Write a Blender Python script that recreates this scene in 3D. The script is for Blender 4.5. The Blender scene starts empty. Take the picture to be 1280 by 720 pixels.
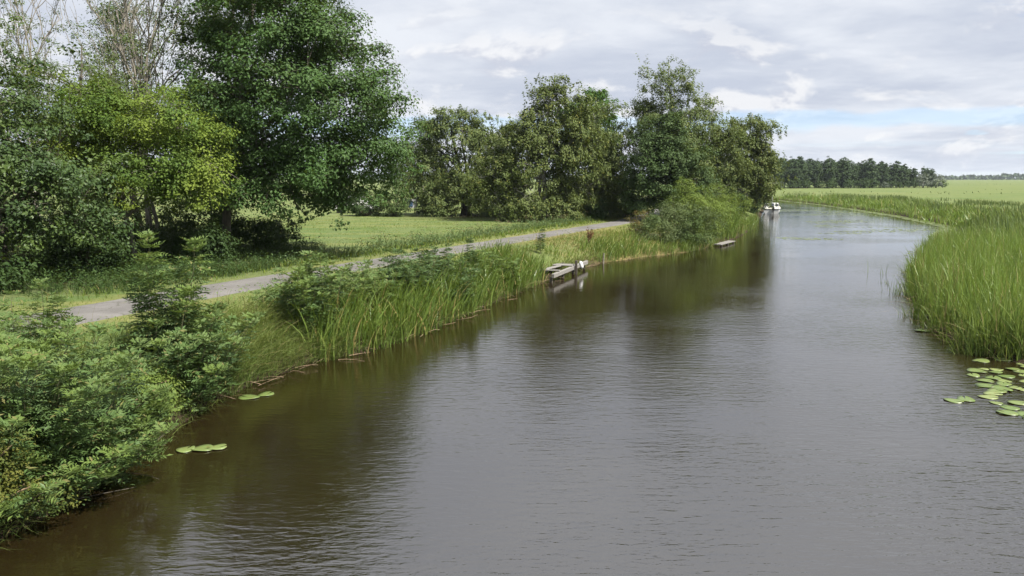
import bpy, math
import numpy as np
from mathutils import Vector, Matrix

SC = bpy.context.scene
COL = SC.collection
R = math.radians
UP = np.array([0.0, 0.0, 1.0])

# ------------------------------------------------------------------ camera
cam_d = bpy.data.cameras.new('camera')
cam = bpy.data.objects.new('camera', cam_d)
COL.objects.link(cam)
cam_d.sensor_width = 36.0
cam_d.lens = 36.0 * 967.0 / 1280.0
cam_d.clip_start = 0.1
cam_d.clip_end = 20000.0
cam.location = (0, 0, 4.5)
cam.rotation_euler = (R(90 - 8.1), 0, 0)
SC.camera = cam

# ------------------------------------------------------------------ sun, sky, exposure
SUN_EL, SUN_AZ = 52.0, 124.0          # azimuth clockwise from the view direction (+Y)
sd_ = bpy.data.lights.new('sun', 'SUN')
sd_.energy = 5.0
sd_.angle = R(0.8)
sd_.color = (1.0, 0.955, 0.88)
sun = bpy.data.objects.new('sun', sd_)
COL.objects.link(sun)
_v = Vector((math.sin(R(SUN_AZ)) * math.cos(R(SUN_EL)), math.cos(R(SUN_AZ)) * math.cos(R(SUN_EL)), math.sin(R(SUN_EL))))
sun.rotation_euler = _v.to_track_quat('Z', 'Y').to_euler()

SC.view_settings.view_transform = 'Standard'
SC.view_settings.look = 'None'
SC.view_settings.exposure = 0.92
SC.view_settings.gamma = 1.0
SC.view_settings.use_curve_mapping = False
SC.cycles.max_bounces = 5
SC.cycles.diffuse_bounces = 2
SC.cycles.glossy_bounces = 2
SC.cycles.transmission_bounces = 3
SC.cycles.volume_bounces = 0
SC.cycles.transparent_max_bounces = 4
SC.cycles.caustics_reflective = False
SC.cycles.caustics_refractive = False
SC.cycles.use_denoising = True
SC.cycles.sample_clamp_indirect = 4.0

W = bpy.data.worlds.new('World')
SC.world = W
W.use_nodes = True


class NT:
    """small helper round a node tree"""
    def __init__(self, tree):
        self.t = tree
        tree.nodes.clear()

    def n(self, typ, **kw):
        nd = self.t.nodes.new(typ)
        for k, v in kw.items():
            setattr(nd, k, v)
        return nd

    def l(self, a, b):
        self.t.links.new(a, b)

    def put(self, sock, v):
        if v is None:
            return
        if hasattr(v, 'is_linked') or isinstance(v, bpy.types.NodeSocket):
            self.l(v, sock)
        else:
            sock.default_value = v

    def math(self, op, a, b=None, c=None, clamp=False):
        m = self.n('ShaderNodeMath', operation=op)
        m.use_clamp = clamp
        self.put(m.inputs[0], a)
        self.put(m.inputs[1], b)
        self.put(m.inputs[2], c)
        return m.outputs[0]

    def vmath(self, op, a, b=None):
        m = self.n('ShaderNodeVectorMath', operation=op)
        self.put(m.inputs[0], a)
        self.put(m.inputs[1], b)
        return m.outputs[0]

    def noise(self, vec, scale, detail=4, rough=0.5, dist=0.0, out=0):
        m = self.n('ShaderNodeTexNoise')
        self.put(m.inputs['Vector'], vec)
        m.inputs['Scale'].default_value = scale
        m.inputs['Detail'].default_value = detail
        m.inputs['Roughness'].default_value = rough
        m.inputs['Distortion'].default_value = dist
        return m.outputs[out]

    def ramp(self, x, a, b, lo=0.0, hi=1.0):
        m = self.n('ShaderNodeMapRange', interpolation_type='SMOOTHSTEP')
        self.put(m.inputs[0], x)
        m.inputs[1].default_value = a
        m.inputs[2].default_value = b
        m.inputs[3].default_value = lo
        m.inputs[4].default_value = hi
        return m.outputs[0]

    def mix(self, f, a, b):
        m = self.n('ShaderNodeMix', data_type='RGBA')
        self.put(m.inputs[0], f)
        self.put(m.inputs[6], a if not isinstance(a, tuple) else (*a, 1)[:4])
        self.put(m.inputs[7], b if not isinstance(b, tuple) else (*b, 1)[:4])
        return m.outputs[2]


def build_world():
    g = NT(W.node_tree)
    out = g.n('ShaderNodeOutputWorld')
    sky = g.n('ShaderNodeTexSky', sky_type='NISHITA')
    sky.sun_disc = False
    sky.sun_elevation = R(SUN_EL)
    sky.sun_rotation = R(SUN_AZ)
    sky.air_density = 0.7
    sky.dust_density = 0.1
    sky.ozone_density = 4.0
    bg1 = g.n('ShaderNodeBackground')
    g.l(sky.outputs[0], bg1.inputs[0])
    bg1.inputs[1].default_value = 0.09
    tc = g.n('ShaderNodeTexCoord')
    sep = g.n('ShaderNodeSeparateXYZ')
    nrm = g.vmath('NORMALIZE', tc.outputs['Generated'])
    g.l(nrm, sep.inputs[0])
    z = g.math('MAXIMUM', sep.outputs[2], 0.0)
    zz = g.math('ADD', z, 0.10)
    px = g.math('DIVIDE', sep.outputs[0], zz)
    py = g.math('DIVIDE', sep.outputs[1], zz)
    cmb = g.n('ShaderNodeCombineXYZ')
    g.l(px, cmb.inputs[0]); g.l(py, cmb.inputs[1])
    P = g.vmath('ADD', cmb.outputs[0], (3.7, 1.9, 0.0))
    # wide grey sheet of stratocumulus with lighter and darker folds
    n1 = g.noise(P, 0.55, 7, 0.55, 0.35)
    n2 = g.noise(g.vmath('ADD', P, (11.3, 4.1, 2.0)), 1.5, 8, 0.6, 0.2)
    fold = g.math('ADD', g.math('MULTIPLY', n1, 0.62), g.math('MULTIPLY', n2, 0.38))
    shade = g.ramp(fold, 0.38, 0.61)
    c1 = g.mix(shade, (0.56, 0.61, 0.72), (0.80, 0.835, 0.90))
    # heaped clouds near the horizon: puffs in angular space
    ang = g.n('ShaderNodeCombineXYZ')
    az = g.math('ARCTAN2', sep.outputs[0], sep.outputs[1])
    g.l(g.math('MULTIPLY', az, 1.0), ang.inputs[0]); g.l(g.math('MULTIPLY', z, 2.2), ang.inputs[1])
    n3 = g.noise(g.vmath('ADD', ang.outputs[0], (5.12, 0.35, 0)), 7.0, 8, 0.55, 0.3)
    n3b = g.noise(g.vmath('ADD', ang.outputs[0], (5.135, 0.372, 0)), 7.0, 8, 0.55, 0.3)
    puff = g.ramp(n3, 0.50, 0.60)
    lit = g.ramp(g.math('SUBTRACT', n3, n3b), -0.05, 0.05)
    c2 = g.mix(lit, (0.58, 0.61, 0.71), (0.93, 0.93, 0.94))
    lowmask = g.ramp(z, 0.13, 0.24, 1.0, 0.0)
    colr = g.mix(g.math('MULTIPLY', g.math('MULTIPLY', puff, lowmask), 0.75), c1, c2)
    # pale haze band on the horizon itself
    hz = g.ramp(z, 0.0, 0.045, 1.0, 0.0)
    colr = g.mix(g.math('MULTIPLY', hz, 0.55), colr, (0.74, 0.80, 0.90))
    # coverage: a narrow ragged clear strip low over the horizon, and thin places elsewhere
    wob = g.math('MULTIPLY', g.math('SUBTRACT', g.noise(ang.outputs[0], 5.0, 6, 0.6), 0.5), 0.05)
    zb = g.math('ADD', z, wob)
    b_lo = g.ramp(zb, 0.050, 0.060)
    b_hi = g.ramp(zb, 0.072, 0.080, 1.0, 0.0)
    gap = g.math('MULTIPLY', b_lo, b_hi)
    thin = g.ramp(n2, 0.36, 0.27)
    hole = g.math('MAXIMUM', g.math('MULTIPLY', gap, 0.48), g.math('MULTIPLY', thin, 0.35), clamp=True)
    streak = g.noise(g.vmath('MULTIPLY', ang.outputs[0], (1.0, 9.0, 1.0)), 3.0, 6, 0.6)
    st = g.math('MULTIPLY', g.ramp(streak, 0.5, 0.66), g.ramp(zb, 0.02, 0.05, 0.55, 0.0))
    hole = g.math('MAXIMUM', hole, st)
    bg2 = g.n('ShaderNodeBackground')
    g.l(colr, bg2.inputs[0])
    bg2.inputs[1].default_value = 0.56
    mx = g.n('ShaderNodeMixShader')
    g.l(hole, mx.inputs[0]); g.l(bg2.outputs[0], mx.inputs[1]); g.l(bg1.outputs[0], mx.inputs[2])
    g.l(mx.outputs[0], out.inputs[0])


build_world()

# ------------------------------------------------------------------ geometry helpers


class Geo:
    """collects vertices, quads and triangles (numpy blocks) for one mesh"""
    def __init__(self):
        self.V, self.Q, self.T, self.nv = [], [], [], 0
        self.rq, self.rt = [], []

    def add(self, V, Q=None, T=None, r=None):
        V = np.asarray(V, dtype=np.float64).reshape(-1, 3)
        self.V.append(V)
        for arr, dst, rd in ((Q, self.Q, self.rq), (T, self.T, self.rt)):
            if arr is not None and len(arr):
                arr = np.asarray(arr, dtype=np.int64)
                dst.append(arr + self.nv)
                rd.append(np.broadcast_to(np.asarray(0.5 if r is None else r, dtype=np.float32), (len(arr),)))
        self.nv += len(V)

    def box(self, c, s, rot=None):
        x, y, z = [a / 2 for a in s]
        V = np.array([(i * x, j * y, k * z) for k in (-1, 1) for j in (-1, 1) for i in (-1, 1)])
        if rot is not None:
            V = V @ np.array(rot).T
        self.add(V + np.array(c), Q=[(0, 2, 3, 1), (4, 5, 7, 6), (0, 1, 5, 4), (1, 3, 7, 5), (3, 2, 6, 7), (2, 0, 4, 6)])

    def tube(self, pts, rad, k=6, cap=True):
        pts = np.asarray(pts, float)
        n = len(pts)
        rad = np.broadcast_to(np.asarray(rad, float), (n,))
        tan = np.gradient(pts, axis=0)
        tan /= np.linalg.norm(tan, axis=1)[:, None] + 1e-9
        ref = np.array([0.31, 0.95, 0.05]) if abs(tan[:, 1]).mean() < 0.8 else np.array([0.95, 0.1, 0.3])
        a = np.cross(tan, ref); a /= np.linalg.norm(a, axis=1)[:, None] + 1e-9
        b = np.cross(tan, a)
        th = np.arange(k) * 2 * np.pi / k
        ring = (a[:, None, :] * np.cos(th)[None, :, None] + b[:, None, :] * np.sin(th)[None, :, None]) * rad[:, None, None] + pts[:, None, :]
        i = np.arange(n - 1)[:, None] * k
        j = np.arange(k)[None, :]
        j2 = (j + 1) % k
        Q = np.stack([i + j, i + j2, i + k + j2, i + k + j], -1).reshape(-1, 4)
        self.add(ring.reshape(-1, 3), Q=Q)
        if cap:
            o = self.nv - n * k
            tr = [(0, q + 1, q) for q in range(1, k - 1)]
            tr2 = [((n - 1) * k, (n - 1) * k + q, (n - 1) * k + q + 1) for q in range(1, k - 1)]
            self.T.append(np.array(tr + tr2) + o)
            self.rt.append(np.full(len(tr) * 2, 0.5, np.float32))

    def mesh(self, name, smooth=False):
        V = np.concatenate(self.V) if self.V else np.zeros((0, 3))
        Q = np.concatenate(self.Q) if self.Q else np.zeros((0, 4), int)
        T = np.concatenate(self.T) if self.T else np.zeros((0, 3), int)
        me = bpy.data.meshes.new(name)
        me.vertices.add(len(V))
        me.vertices.foreach_set('co', V.astype(np.float32).ravel())
        nl = Q.size + T.size
        me.loops.add(nl)
        me.loops.foreach_set('vertex_index', np.concatenate([Q.ravel(), T.ravel()]).astype(np.int32))
        me.polygons.add(len(Q) + len(T))
        st = np.concatenate([np.arange(len(Q)) * 4, Q.size + np.arange(len(T)) * 3]).astype(np.int32)
        me.polygons.foreach_set('loop_start', st)
        me.polygons.foreach_set('use_smooth', np.full(len(st), smooth))
        rr = np.concatenate((self.rq + self.rt) or [np.zeros(0)]).astype(np.float32)
        at = me.attributes.new('rnd', 'FLOAT', 'FACE')
        at.data.foreach_set('value', rr)
        me.update(calc_edges=True)
        me.validate()
        return me

    def build(self, name, mat, parent=None, loc=None, smooth=False):
        o = bpy.data.objects.new(name, self.mesh(name, smooth))
        COL.objects.link(o)
        if mat is not None:
            o.data.materials.append(mat)
        if loc is not None:
            o.location = loc
        if parent is not None:
            o.parent = parent
        return o


def tag(o, label=None, cat=None, group=None, kind=None):
    if label: o['label'] = label
    if cat: o['category'] = cat
    if group: o['group'] = group
    if kind: o['kind'] = kind
    return o


def empty(name, loc, label, cat, group=None):
    o = bpy.data.objects.new(name, None)
    COL.objects.link(o)
    o.empty_display_size = 0.3
    o.location = loc
    return tag(o, label, cat, group)


def copy_tree(o, parent=None):
    c = o.copy()
    COL.objects.link(c)
    if parent is not None:
        c.parent = parent
    for ch in o.children:
        copy_tree(ch, c)
    return c


def unit(v):
    return v / (np.linalg.norm(v, axis=-1, keepdims=True) + 1e-9)


def leaf_block(geo, c, nrm, tang, L, Wd, rng, r=None, droop=0.12, fold=0.0):
    """rhombic leaves: c (n,3) middle, nrm, tang directions, L length, Wd width"""
    n = len(c)
    nrm = unit(nrm)
    t = unit(tang - nrm * (tang * nrm).sum(1)[:, None])
    b = np.cross(nrm, t)
    L = np.broadcast_to(L, (n,))[:, None]
    Wd = np.broadcast_to(Wd, (n,))[:, None]
    p0 = c - t * L * 0.5 - nrm * L * droop * 0.5
    p2 = c + t * L * 0.5 - nrm * L * droop
    p1 = c - t * L * 0.05 + b * Wd * 0.5 + nrm * Wd * fold
    p3 = c - t * L * 0.05 - b * Wd * 0.5 + nrm * Wd * fold
    V = np.stack([p0, p1, p2, p3], 1).reshape(-1, 3)
    Q = np.arange(n * 4).reshape(n, 4)
    geo.add(V, Q=Q, r=rng.random(n) if r is None else r)


def blades(geo, base, h, width, lean_dir, lean, rng, seg=3, tipw=0.0, r=None, up=1.0):
    """curved grass or reed blades: base (n,3), h height, lean_dir (n,2) unit, lean = how far the tip bends over (fraction)"""
    n = len(base)
    if n == 0:
        return
    h = np.broadcast_to(h, (n,)); width = np.broadcast_to(width, (n,)); lean = np.broadcast_to(lean, (n,))
    face = rng.random(n) * 2 * np.pi
    w = np.stack([np.cos(face), np.sin(face), np.zeros(n)], 1)
    ld = np.concatenate([lean_dir, np.zeros((n, 1))], 1)
    rows = []
    for i in range(seg + 1):
        t = i / seg
        hor = lean * h * t ** 1.9
        ver = h * (t - 0.42 * lean * t ** 2.4)
        p = base + ld * hor[:, None] + UP * ver[:, None] * up
        ww = width * (1 - t ** 2.2) * (0.75 + 0.5 * min(t * 2, 1) * (1 - t))
        if i < seg:
            rows.append(p - w * ww[:, None] * 0.5)
            rows.append(p + w * ww[:, None] * 0.5)
        else:
            rows.append(p)
    k = 2 * seg + 1
    V = np.stack(rows, 1).reshape(-1, 3)
    o = np.arange(n)[:, None] * k
    rr = rng.random(n) if r is None else np.broadcast_to(r, (n,))
    Q = np.concatenate([o + np.array([2 * i, 2 * i + 1, 2 * i + 3, 2 * i + 2]) for i in range(seg - 1)], 0) if seg > 1 else None
    T = o + np.array([2 * seg - 2, 2 * seg - 1, 2 * seg])
    geo.add(V, Q=Q, T=T, r=None)
    if Q is not None:
        geo.rq[-1] = np.tile(rr, seg - 1).astype(np.float32)
    geo.rt[-1] = rr.astype(np.float32)


def rand_dirs(rng, n):
    return unit(rng.normal(size=(n, 3)))


def vnoise(x, y, s, seed=0):
    """cheap smooth pseudo noise in [-1,1]"""
    a = seed * 1.37
    return (np.sin(x * s + a + 1.3 * np.sin(y * s * 0.7 + a * 2)) * np.sin(y * s * 1.13 - a + 1.1 * np.sin(x * s * 0.83 + a))
            + 0.5 * np.sin(x * s * 2.3 + y * s * 1.7 + a * 3) * np.sin(y * s * 2.9 - x * s * 0.6)) / 1.5


# ------------------------------------------------------------------ materials


def new_mat(name):
    m = bpy.data.materials.new(name)
    m.use_nodes = True
    g = NT(m.node_tree)
    out = g.n('ShaderNodeOutputMaterial')
    return m, g, out


def leaf_mat(name, ca, cb, cc=None, transl=0.35, rough=0.6, spec=0.22, nscale=0.35, odd=None):
    """leaf: colour by leaf (face value 'rnd') between ca and cb, drifting to cc over the plant"""
    m, g, out = new_mat(name)
    at = g.n('ShaderNodeAttribute', attribute_name='rnd')
    col = g.mix(at.outputs['Fac'], ca, cb)
    tc = g.n('ShaderNodeTexCoord')
    nz = g.noise(tc.outputs['Object'], nscale, 3, 0.6)
    if cc is not None:
        col = g.mix(g.ramp(nz, 0.42, 0.62), col, cc)
    if odd is not None:                      # a few leaves turned yellow or brown
        f = g.ramp(g.math('FRACT', g.math('MULTIPLY', at.outputs['Fac'], 37.17)), 0.93, 0.95)
        col = g.mix(f, col, odd)
    pr = g.n('ShaderNodeBsdfPrincipled')
    g.l(col, pr.inputs['Base Color'])
    pr.inputs['Roughness'].default_value = rough
    pr.inputs['Specular IOR Level'].default_value = spec
    tr = g.n('ShaderNodeBsdfTranslucent')
    tcol = g.mix(0.55, col, (0.16, 0.20, 0.015))
    g.l(tcol, tr.inputs[0])
    mx = g.n('ShaderNodeMixShader')
    mx.inputs[0].default_value = transl
    g.l(pr.outputs[0], mx.inputs[1]); g.l(tr.outputs[0], mx.inputs[2])
    g.l(mx.outputs[0], out.inputs[0])
    return m


def plain_mat(name, ca, cb, scale=6.0, rough=0.8, bump=0.3, stretch=(1, 1, 1), metallic=0.0, detail=6):
    m, g, out = new_mat(name)
    tc = g.n('ShaderNodeTexCoord')
    v = g.vmath('MULTIPLY', tc.outputs['Object'], stretch)
    nz = g.noise(v, scale, detail, 0.6)
    col = g.mix(g.ramp(nz, 0.3, 0.7), ca, cb)
    pr = g.n('ShaderNodeBsdfPrincipled')
    g.l(col, pr.inputs['Base Color'])
    pr.inputs['Roughness'].default_value = rough
    pr.inputs['Metallic'].default_value = metallic
    if bump:
        bp = g.n('ShaderNodeBump')
        bp.inputs['Strength'].default_value = bump
        bp.inputs['Distance'].default_value = 0.02
        g.l(nz, bp.inputs['Height'])
        g.l(bp.outputs[0], pr.inputs['Normal'])
    g.l(pr.outputs[0], out.inputs[0])
    return m


M = {}
M['oak'] = leaf_mat('oak leaves', (0.036, 0.074, 0.020), (0.084, 0.148, 0.040), (0.056, 0.112, 0.028), transl=0.25, rough=0.55)
M['maple'] = leaf_mat('maple leaves', (0.060, 0.120, 0.022), (0.145, 0.220, 0.036), (0.195, 0.258, 0.038), transl=0.38, nscale=0.40)
M['dark'] = leaf_mat('dark leaves', (0.026, 0.052, 0.016), (0.064, 0.105, 0.034), (0.075, 0.115, 0.026), transl=0.2, rough=0.45, nscale=0.6)
M['ash'] = leaf_mat('pale ash leaves', (0.070, 0.110, 0.030), (0.130, 0.175, 0.050), None, transl=0.3)
M['birch'] = leaf_mat('birch leaves', (0.072, 0.106, 0.030), (0.180, 0.220, 0.074), (0.120, 0.152, 0.044), transl=0.28, odd=(0.20, 0.20, 0.05))
M['birch2'] = leaf_mat('light birch leaves', (0.078, 0.114, 0.034), (0.190, 0.230, 0.084), (0.105, 0.145, 0.044), transl=0.28, odd=(0.20, 0.21, 0.05))
M['alder'] = leaf_mat('alder leaves', (0.036, 0.066, 0.020), (0.084, 0.130, 0.040), (0.052, 0.090, 0.024), transl=0.2)
M['bright'] = leaf_mat('fresh green leaves', (0.034, 0.090, 0.016), (0.065, 0.145, 0.024), None, transl=0.32)
M['silver'] = leaf_mat('silvery leaves', (0.115, 0.140, 0.105), (0.180, 0.205, 0.165), None, transl=0.25)
M['shrub'] = leaf_mat('ash seedling leaves', (0.050, 0.094, 0.034), (0.124, 0.184, 0.074), (0.086, 0.146, 0.044), transl=0.27, rough=0.5, nscale=1.1, odd=(0.17, 0.17, 0.06))
M['shrub_tip'] = leaf_mat('young shoot leaves', (0.098, 0.168, 0.052), (0.172, 0.238, 0.084), (0.145, 0.210, 0.050), transl=0.35, nscale=1.3, odd=(0.22, 0.21, 0.08))
M['hawthorn'] = leaf_mat('small yellowing leaves', (0.085, 0.105, 0.020), (0.170, 0.165, 0.032), (0.075, 0.110, 0.022), transl=0.32, nscale=1.5)
M['willow'] = leaf_mat('willow shrub leaves', (0.078, 0.112, 0.038), (0.155, 0.195, 0.076), (0.070, 0.112, 0.030), transl=0.3)
M['lime'] = leaf_mat('yellow green leaves', (0.115, 0.180, 0.036), (0.215, 0.270, 0.056), (0.160, 0.225, 0.042), transl=0.38)
M['rusty'] = leaf_mat('reddening leaves', (0.150, 0.085, 0.030), (0.120, 0.120, 0.030), None, transl=0.3)
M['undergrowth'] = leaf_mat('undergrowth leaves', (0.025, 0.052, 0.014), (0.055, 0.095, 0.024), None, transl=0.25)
M['reed'] = leaf_mat('reed blades', (0.080, 0.150, 0.026), (0.250, 0.325, 0.080), (0.160, 0.245, 0.044), transl=0.40, rough=0.45, spec=0.4, nscale=0.35, odd=(0.36, 0.30, 0.13))
M['iris'] = leaf_mat('iris blades', (0.060, 0.125, 0.020), (0.205, 0.275, 0.055), (0.135, 0.205, 0.034), transl=0.35, rough=0.42, spec=0.4, nscale=0.8, odd=(0.34, 0.27, 0.10))
M['reed_dark'] = leaf_mat('bluish reed blades', (0.060, 0.100, 0.034), (0.125, 0.165, 0.060), (0.110, 0.145, 0.045), transl=0.32)
M['plume'] = leaf_mat('reed plumes', (0.11, 0.080, 0.048), (0.170, 0.130, 0.078), None, transl=0.3)
M['grass'] = leaf_mat('grass blades', (0.085, 0.150, 0.022), (0.190, 0.245, 0.042), (0.160, 0.205, 0.040), transl=0.38, nscale=0.5, odd=(0.32, 0.26, 0.11))
M['sedge'] = leaf_mat('drooping grass blades', (0.100, 0.165, 0.036), (0.220, 0.280, 0.080), (0.190, 0.235, 0.066), transl=0.38, nscale=0.9, odd=(0.38, 0.31, 0.14))
M['straw'] = leaf_mat('dry grass blades', (0.240, 0.205, 0.080), (0.340, 0.285, 0.130), (0.160, 0.190, 0.050), transl=0.35, nscale=0.7)
M['pine'] = leaf_mat('pine foliage', (0.026, 0.052, 0.020), (0.066, 0.105, 0.036), (0.050, 0.082, 0.024), transl=0.1, nscale=0.15)
M['pad'] = leaf_mat('lily pad', (0.130, 0.180, 0.050), (0.200, 0.245, 0.085), (0.170, 0.200, 0.050), transl=0.12, rough=0.42, spec=0.4, nscale=3.0)


def pad_mat():
    m, g, out = new_mat('lily pad leaf')
    tc = g.n('ShaderNodeTexCoord')
    P = tc.outputs['Object']
    oi = g.n('ShaderNodeObjectInfo')
    sp = g.n('ShaderNodeSeparateXYZ')
    g.l(P, sp.inputs[0])
    th = g.math('ARCTAN2', sp.outputs[1], sp.outputs[0])
    vein = g.ramp(g.math('ABSOLUTE', g.math('SINE', g.math('MULTIPLY', th, 9.0))), 0.0, 0.22, 1.0, 0.0)
    base = g.mix(oi.outputs['Random'], (0.105, 0.160, 0.040), (0.205, 0.245, 0.085))
    col = g.mix(g.math('MULTIPLY', vein, 0.45), base, (0.26, 0.29, 0.13))
    nz = g.noise(g.vmath('ADD', P, g.vmath('MULTIPLY', oi.outputs['Location'], (3.0, 3.0, 3.0))), 2.2, 5, 0.65)
    col = g.mix(g.ramp(nz, 0.56, 0.68, 0.0, 0.8), col, (0.17, 0.12, 0.035))
    pr = g.n('ShaderNodeBsdfPrincipled')
    g.l(col, pr.inputs['Base Color'])
    pr.inputs['Roughness'].default_value = 0.35
    pr.inputs['Specular IOR Level'].default_value = 0.55
    g.l(pr.outputs[0], out.inputs[0])
    return m


M['lily'] = pad_mat()
M['bark'] = plain_mat('grey bark', (0.045, 0.038, 0.028), (0.120, 0.105, 0.080), 9, 0.9, 0.8, (1, 1, 0.2))
M['bark_pale'] = plain_mat('pale bark', (0.130, 0.115, 0.090), (0.270, 0.245, 0.200), 7, 0.85, 0.4, (1, 1, 0.3))
M['birch_bark'] = plain_mat('birch bark', (0.080, 0.072, 0.062), (0.380, 0.365, 0.335), 5, 0.8, 0.3, (0.6, 0.6, 2.5))
M['stem'] = plain_mat('woody stem', (0.060, 0.065, 0.028), (0.110, 0.100, 0.050), 12, 0.8, 0)
M['dead'] = plain_mat('dead stems', (0.130, 0.085, 0.050), (0.300, 0.220, 0.135), 8, 0.9, 0)
M['wood'] = plain_mat('weathered wood', (0.120, 0.112, 0.100), (0.290, 0.275, 0.250), 5, 0.85, 0.5, (6, 0.8, 6))
M['wood_dark'] = plain_mat('wet wood', (0.035, 0.028, 0.020), (0.095, 0.080, 0.060), 6, 0.6, 0.5, (4, 4, 0.7))
M['white'] = plain_mat('white gelcoat', (0.60, 0.60, 0.58), (0.68, 0.68, 0.66), 3, 0.25, 0)
M['cream'] = plain_mat('cream paint', (0.58, 0.54, 0.44), (0.68, 0.64, 0.54), 3, 0.4, 0)
M['navy'] = plain_mat('dark blue paint', (0.020, 0.025, 0.040), (0.030, 0.040, 0.060), 3, 0.35, 0)
M['glass'] = plain_mat('dark window glass', (0.010, 0.013, 0.016), (0.016, 0.020, 0.024), 3, 0.06, 0)
M['metal'] = plain_mat('bare metal', (0.50, 0.50, 0.50), (0.62, 0.62, 0.62), 5, 0.3, 0, metallic=1.0)
M['rubber'] = plain_mat('black rubber', (0.012, 0.012, 0.012), (0.022, 0.022, 0.022), 5, 0.7, 0)
M['blue'] = plain_mat('blue panel', (0.08, 0.16, 0.30), (0.10, 0.19, 0.34), 4, 0.5, 0)


def asphalt():
    m, g, out = new_mat('path asphalt')
    tc = g.n('ShaderNodeTexCoord')
    P = tc.outputs['Object']
    n1 = g.noise(P, 0.8, 6, 0.65)
    n2 = g.noise(P, 40, 4, 0.7)
    col = g.mix(g.ramp(n1, 0.32, 0.68), (0.112, 0.105, 0.098), (0.186, 0.176, 0.165))
    col = g.mix(g.ramp(n2, 0.35, 0.7, 0.0, 0.55), col, (0.12, 0.11, 0.10))
    n3 = g.noise(P, 2.6, 7, 0.7, 0.6)
    col = g.mix(g.ramp(n3, 0.60, 0.70, 0.0, 0.75), col, (0.15, 0.145, 0.065))
    vo = g.n('ShaderNodeTexVoronoi', feature='DISTANCE_TO_EDGE')
    g.l(g.vmath('ADD', P, g.vmath('MULTIPLY', g.noise(P, 1.5, 4, 0.6, 0, 1), (0.9, 0.9, 0))), vo.inputs['Vector'])
    vo.inputs['Scale'].default_value = 0.75
    col = g.mix(g.ramp(vo.outputs[0], 0.0, 0.02, 0.7, 0.0), col, (0.06, 0.06, 0.04))
    pr = g.n('ShaderNodeBsdfPrincipled')
    g.l(col, pr.inputs['Base Color'])
    pr.inputs['Roughness'].default_value = 0.9
    bp = g.n('ShaderNodeBump')
    bp.inputs['Strength'].default_value = 0.6
    bp.inputs['Distance'].default_value = 0.02
    g.l(n2, bp.inputs['Height']); g.l(bp.outputs[0], pr.inputs['Normal'])
    g.l(pr.outputs[0], out.inputs[0])
    return m


def ground_mat():
    m, g, out = new_mat('meadow and banks')
    tc = g.n('ShaderNodeTexCoord')
    P = tc.outputs['Object']
    sep = g.n('ShaderNodeSeparateXYZ')
    g.l(P, sep.inputs[0])
    big = g.noise(P, 0.035, 5, 0.55)
    mid = g.noise(P, 0.35, 6, 0.6)
    fine = g.noise(g.vmath('MULTIPLY', P, (1, 1, 0.2)), 6.0, 6, 0.7)
    streak = g.noise(g.vmath('MULTIPLY', P, (0.05, 0.9, 1)), 1.0, 5, 0.6)
    col = g.mix(g.ramp(big, 0.35, 0.65), (0.122, 0.162, 0.062), (0.155, 0.182, 0.076))
    col = g.mix(g.ramp(mid, 0.40, 0.62, 0.0, 0.75), col, (0.100, 0.150, 0.042))
    col = g.mix(g.ramp(streak, 0.44, 0.62, 0.0, 0.75), col, (0.215, 0.215, 0.080))
    col = g.mix(g.ramp(fine, 0.35, 0.7, 0.0, 0.45), col, (0.060, 0.105, 0.020))
    # bare peat where the ground drops to the water
    col = g.mix(g.ramp(g.math('ADD', sep.outputs[2], g.math('MULTIPLY', mid, 0.25)), 0.30, 0.55, 1.0, 0.0), col, (0.040, 0.030, 0.018))
    # dark earth under the trees, with their shade painted into the colour
    at = g.n('ShaderNodeAttribute', attribute_name='shaded_soil')
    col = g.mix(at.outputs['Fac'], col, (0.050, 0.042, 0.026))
    at2 = g.n('ShaderNodeAttribute', attribute_name='dry')
    col = g.mix(g.math('MULTIPLY', at2.outputs['Fac'], g.ramp(mid, 0.3, 0.6)), col, (0.270, 0.225, 0.090))
    pr = g.n('ShaderNodeBsdfPrincipled')
    g.l(col, pr.inputs['Base Color'])
    pr.inputs['Roughness'].default_value = 0.95
    pr.inputs['Specular IOR Level'].default_value = 0.1
    bp = g.n('ShaderNodeBump')
    bp.inputs['Strength'].default_value = 0.9
    bp.inputs['Distance'].default_value = 0.12
    g.l(fine, bp.inputs['Height']); g.l(bp.outputs[0], pr.inputs['Normal'])
    g.l(pr.outputs[0], out.inputs[0])
    return m


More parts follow.
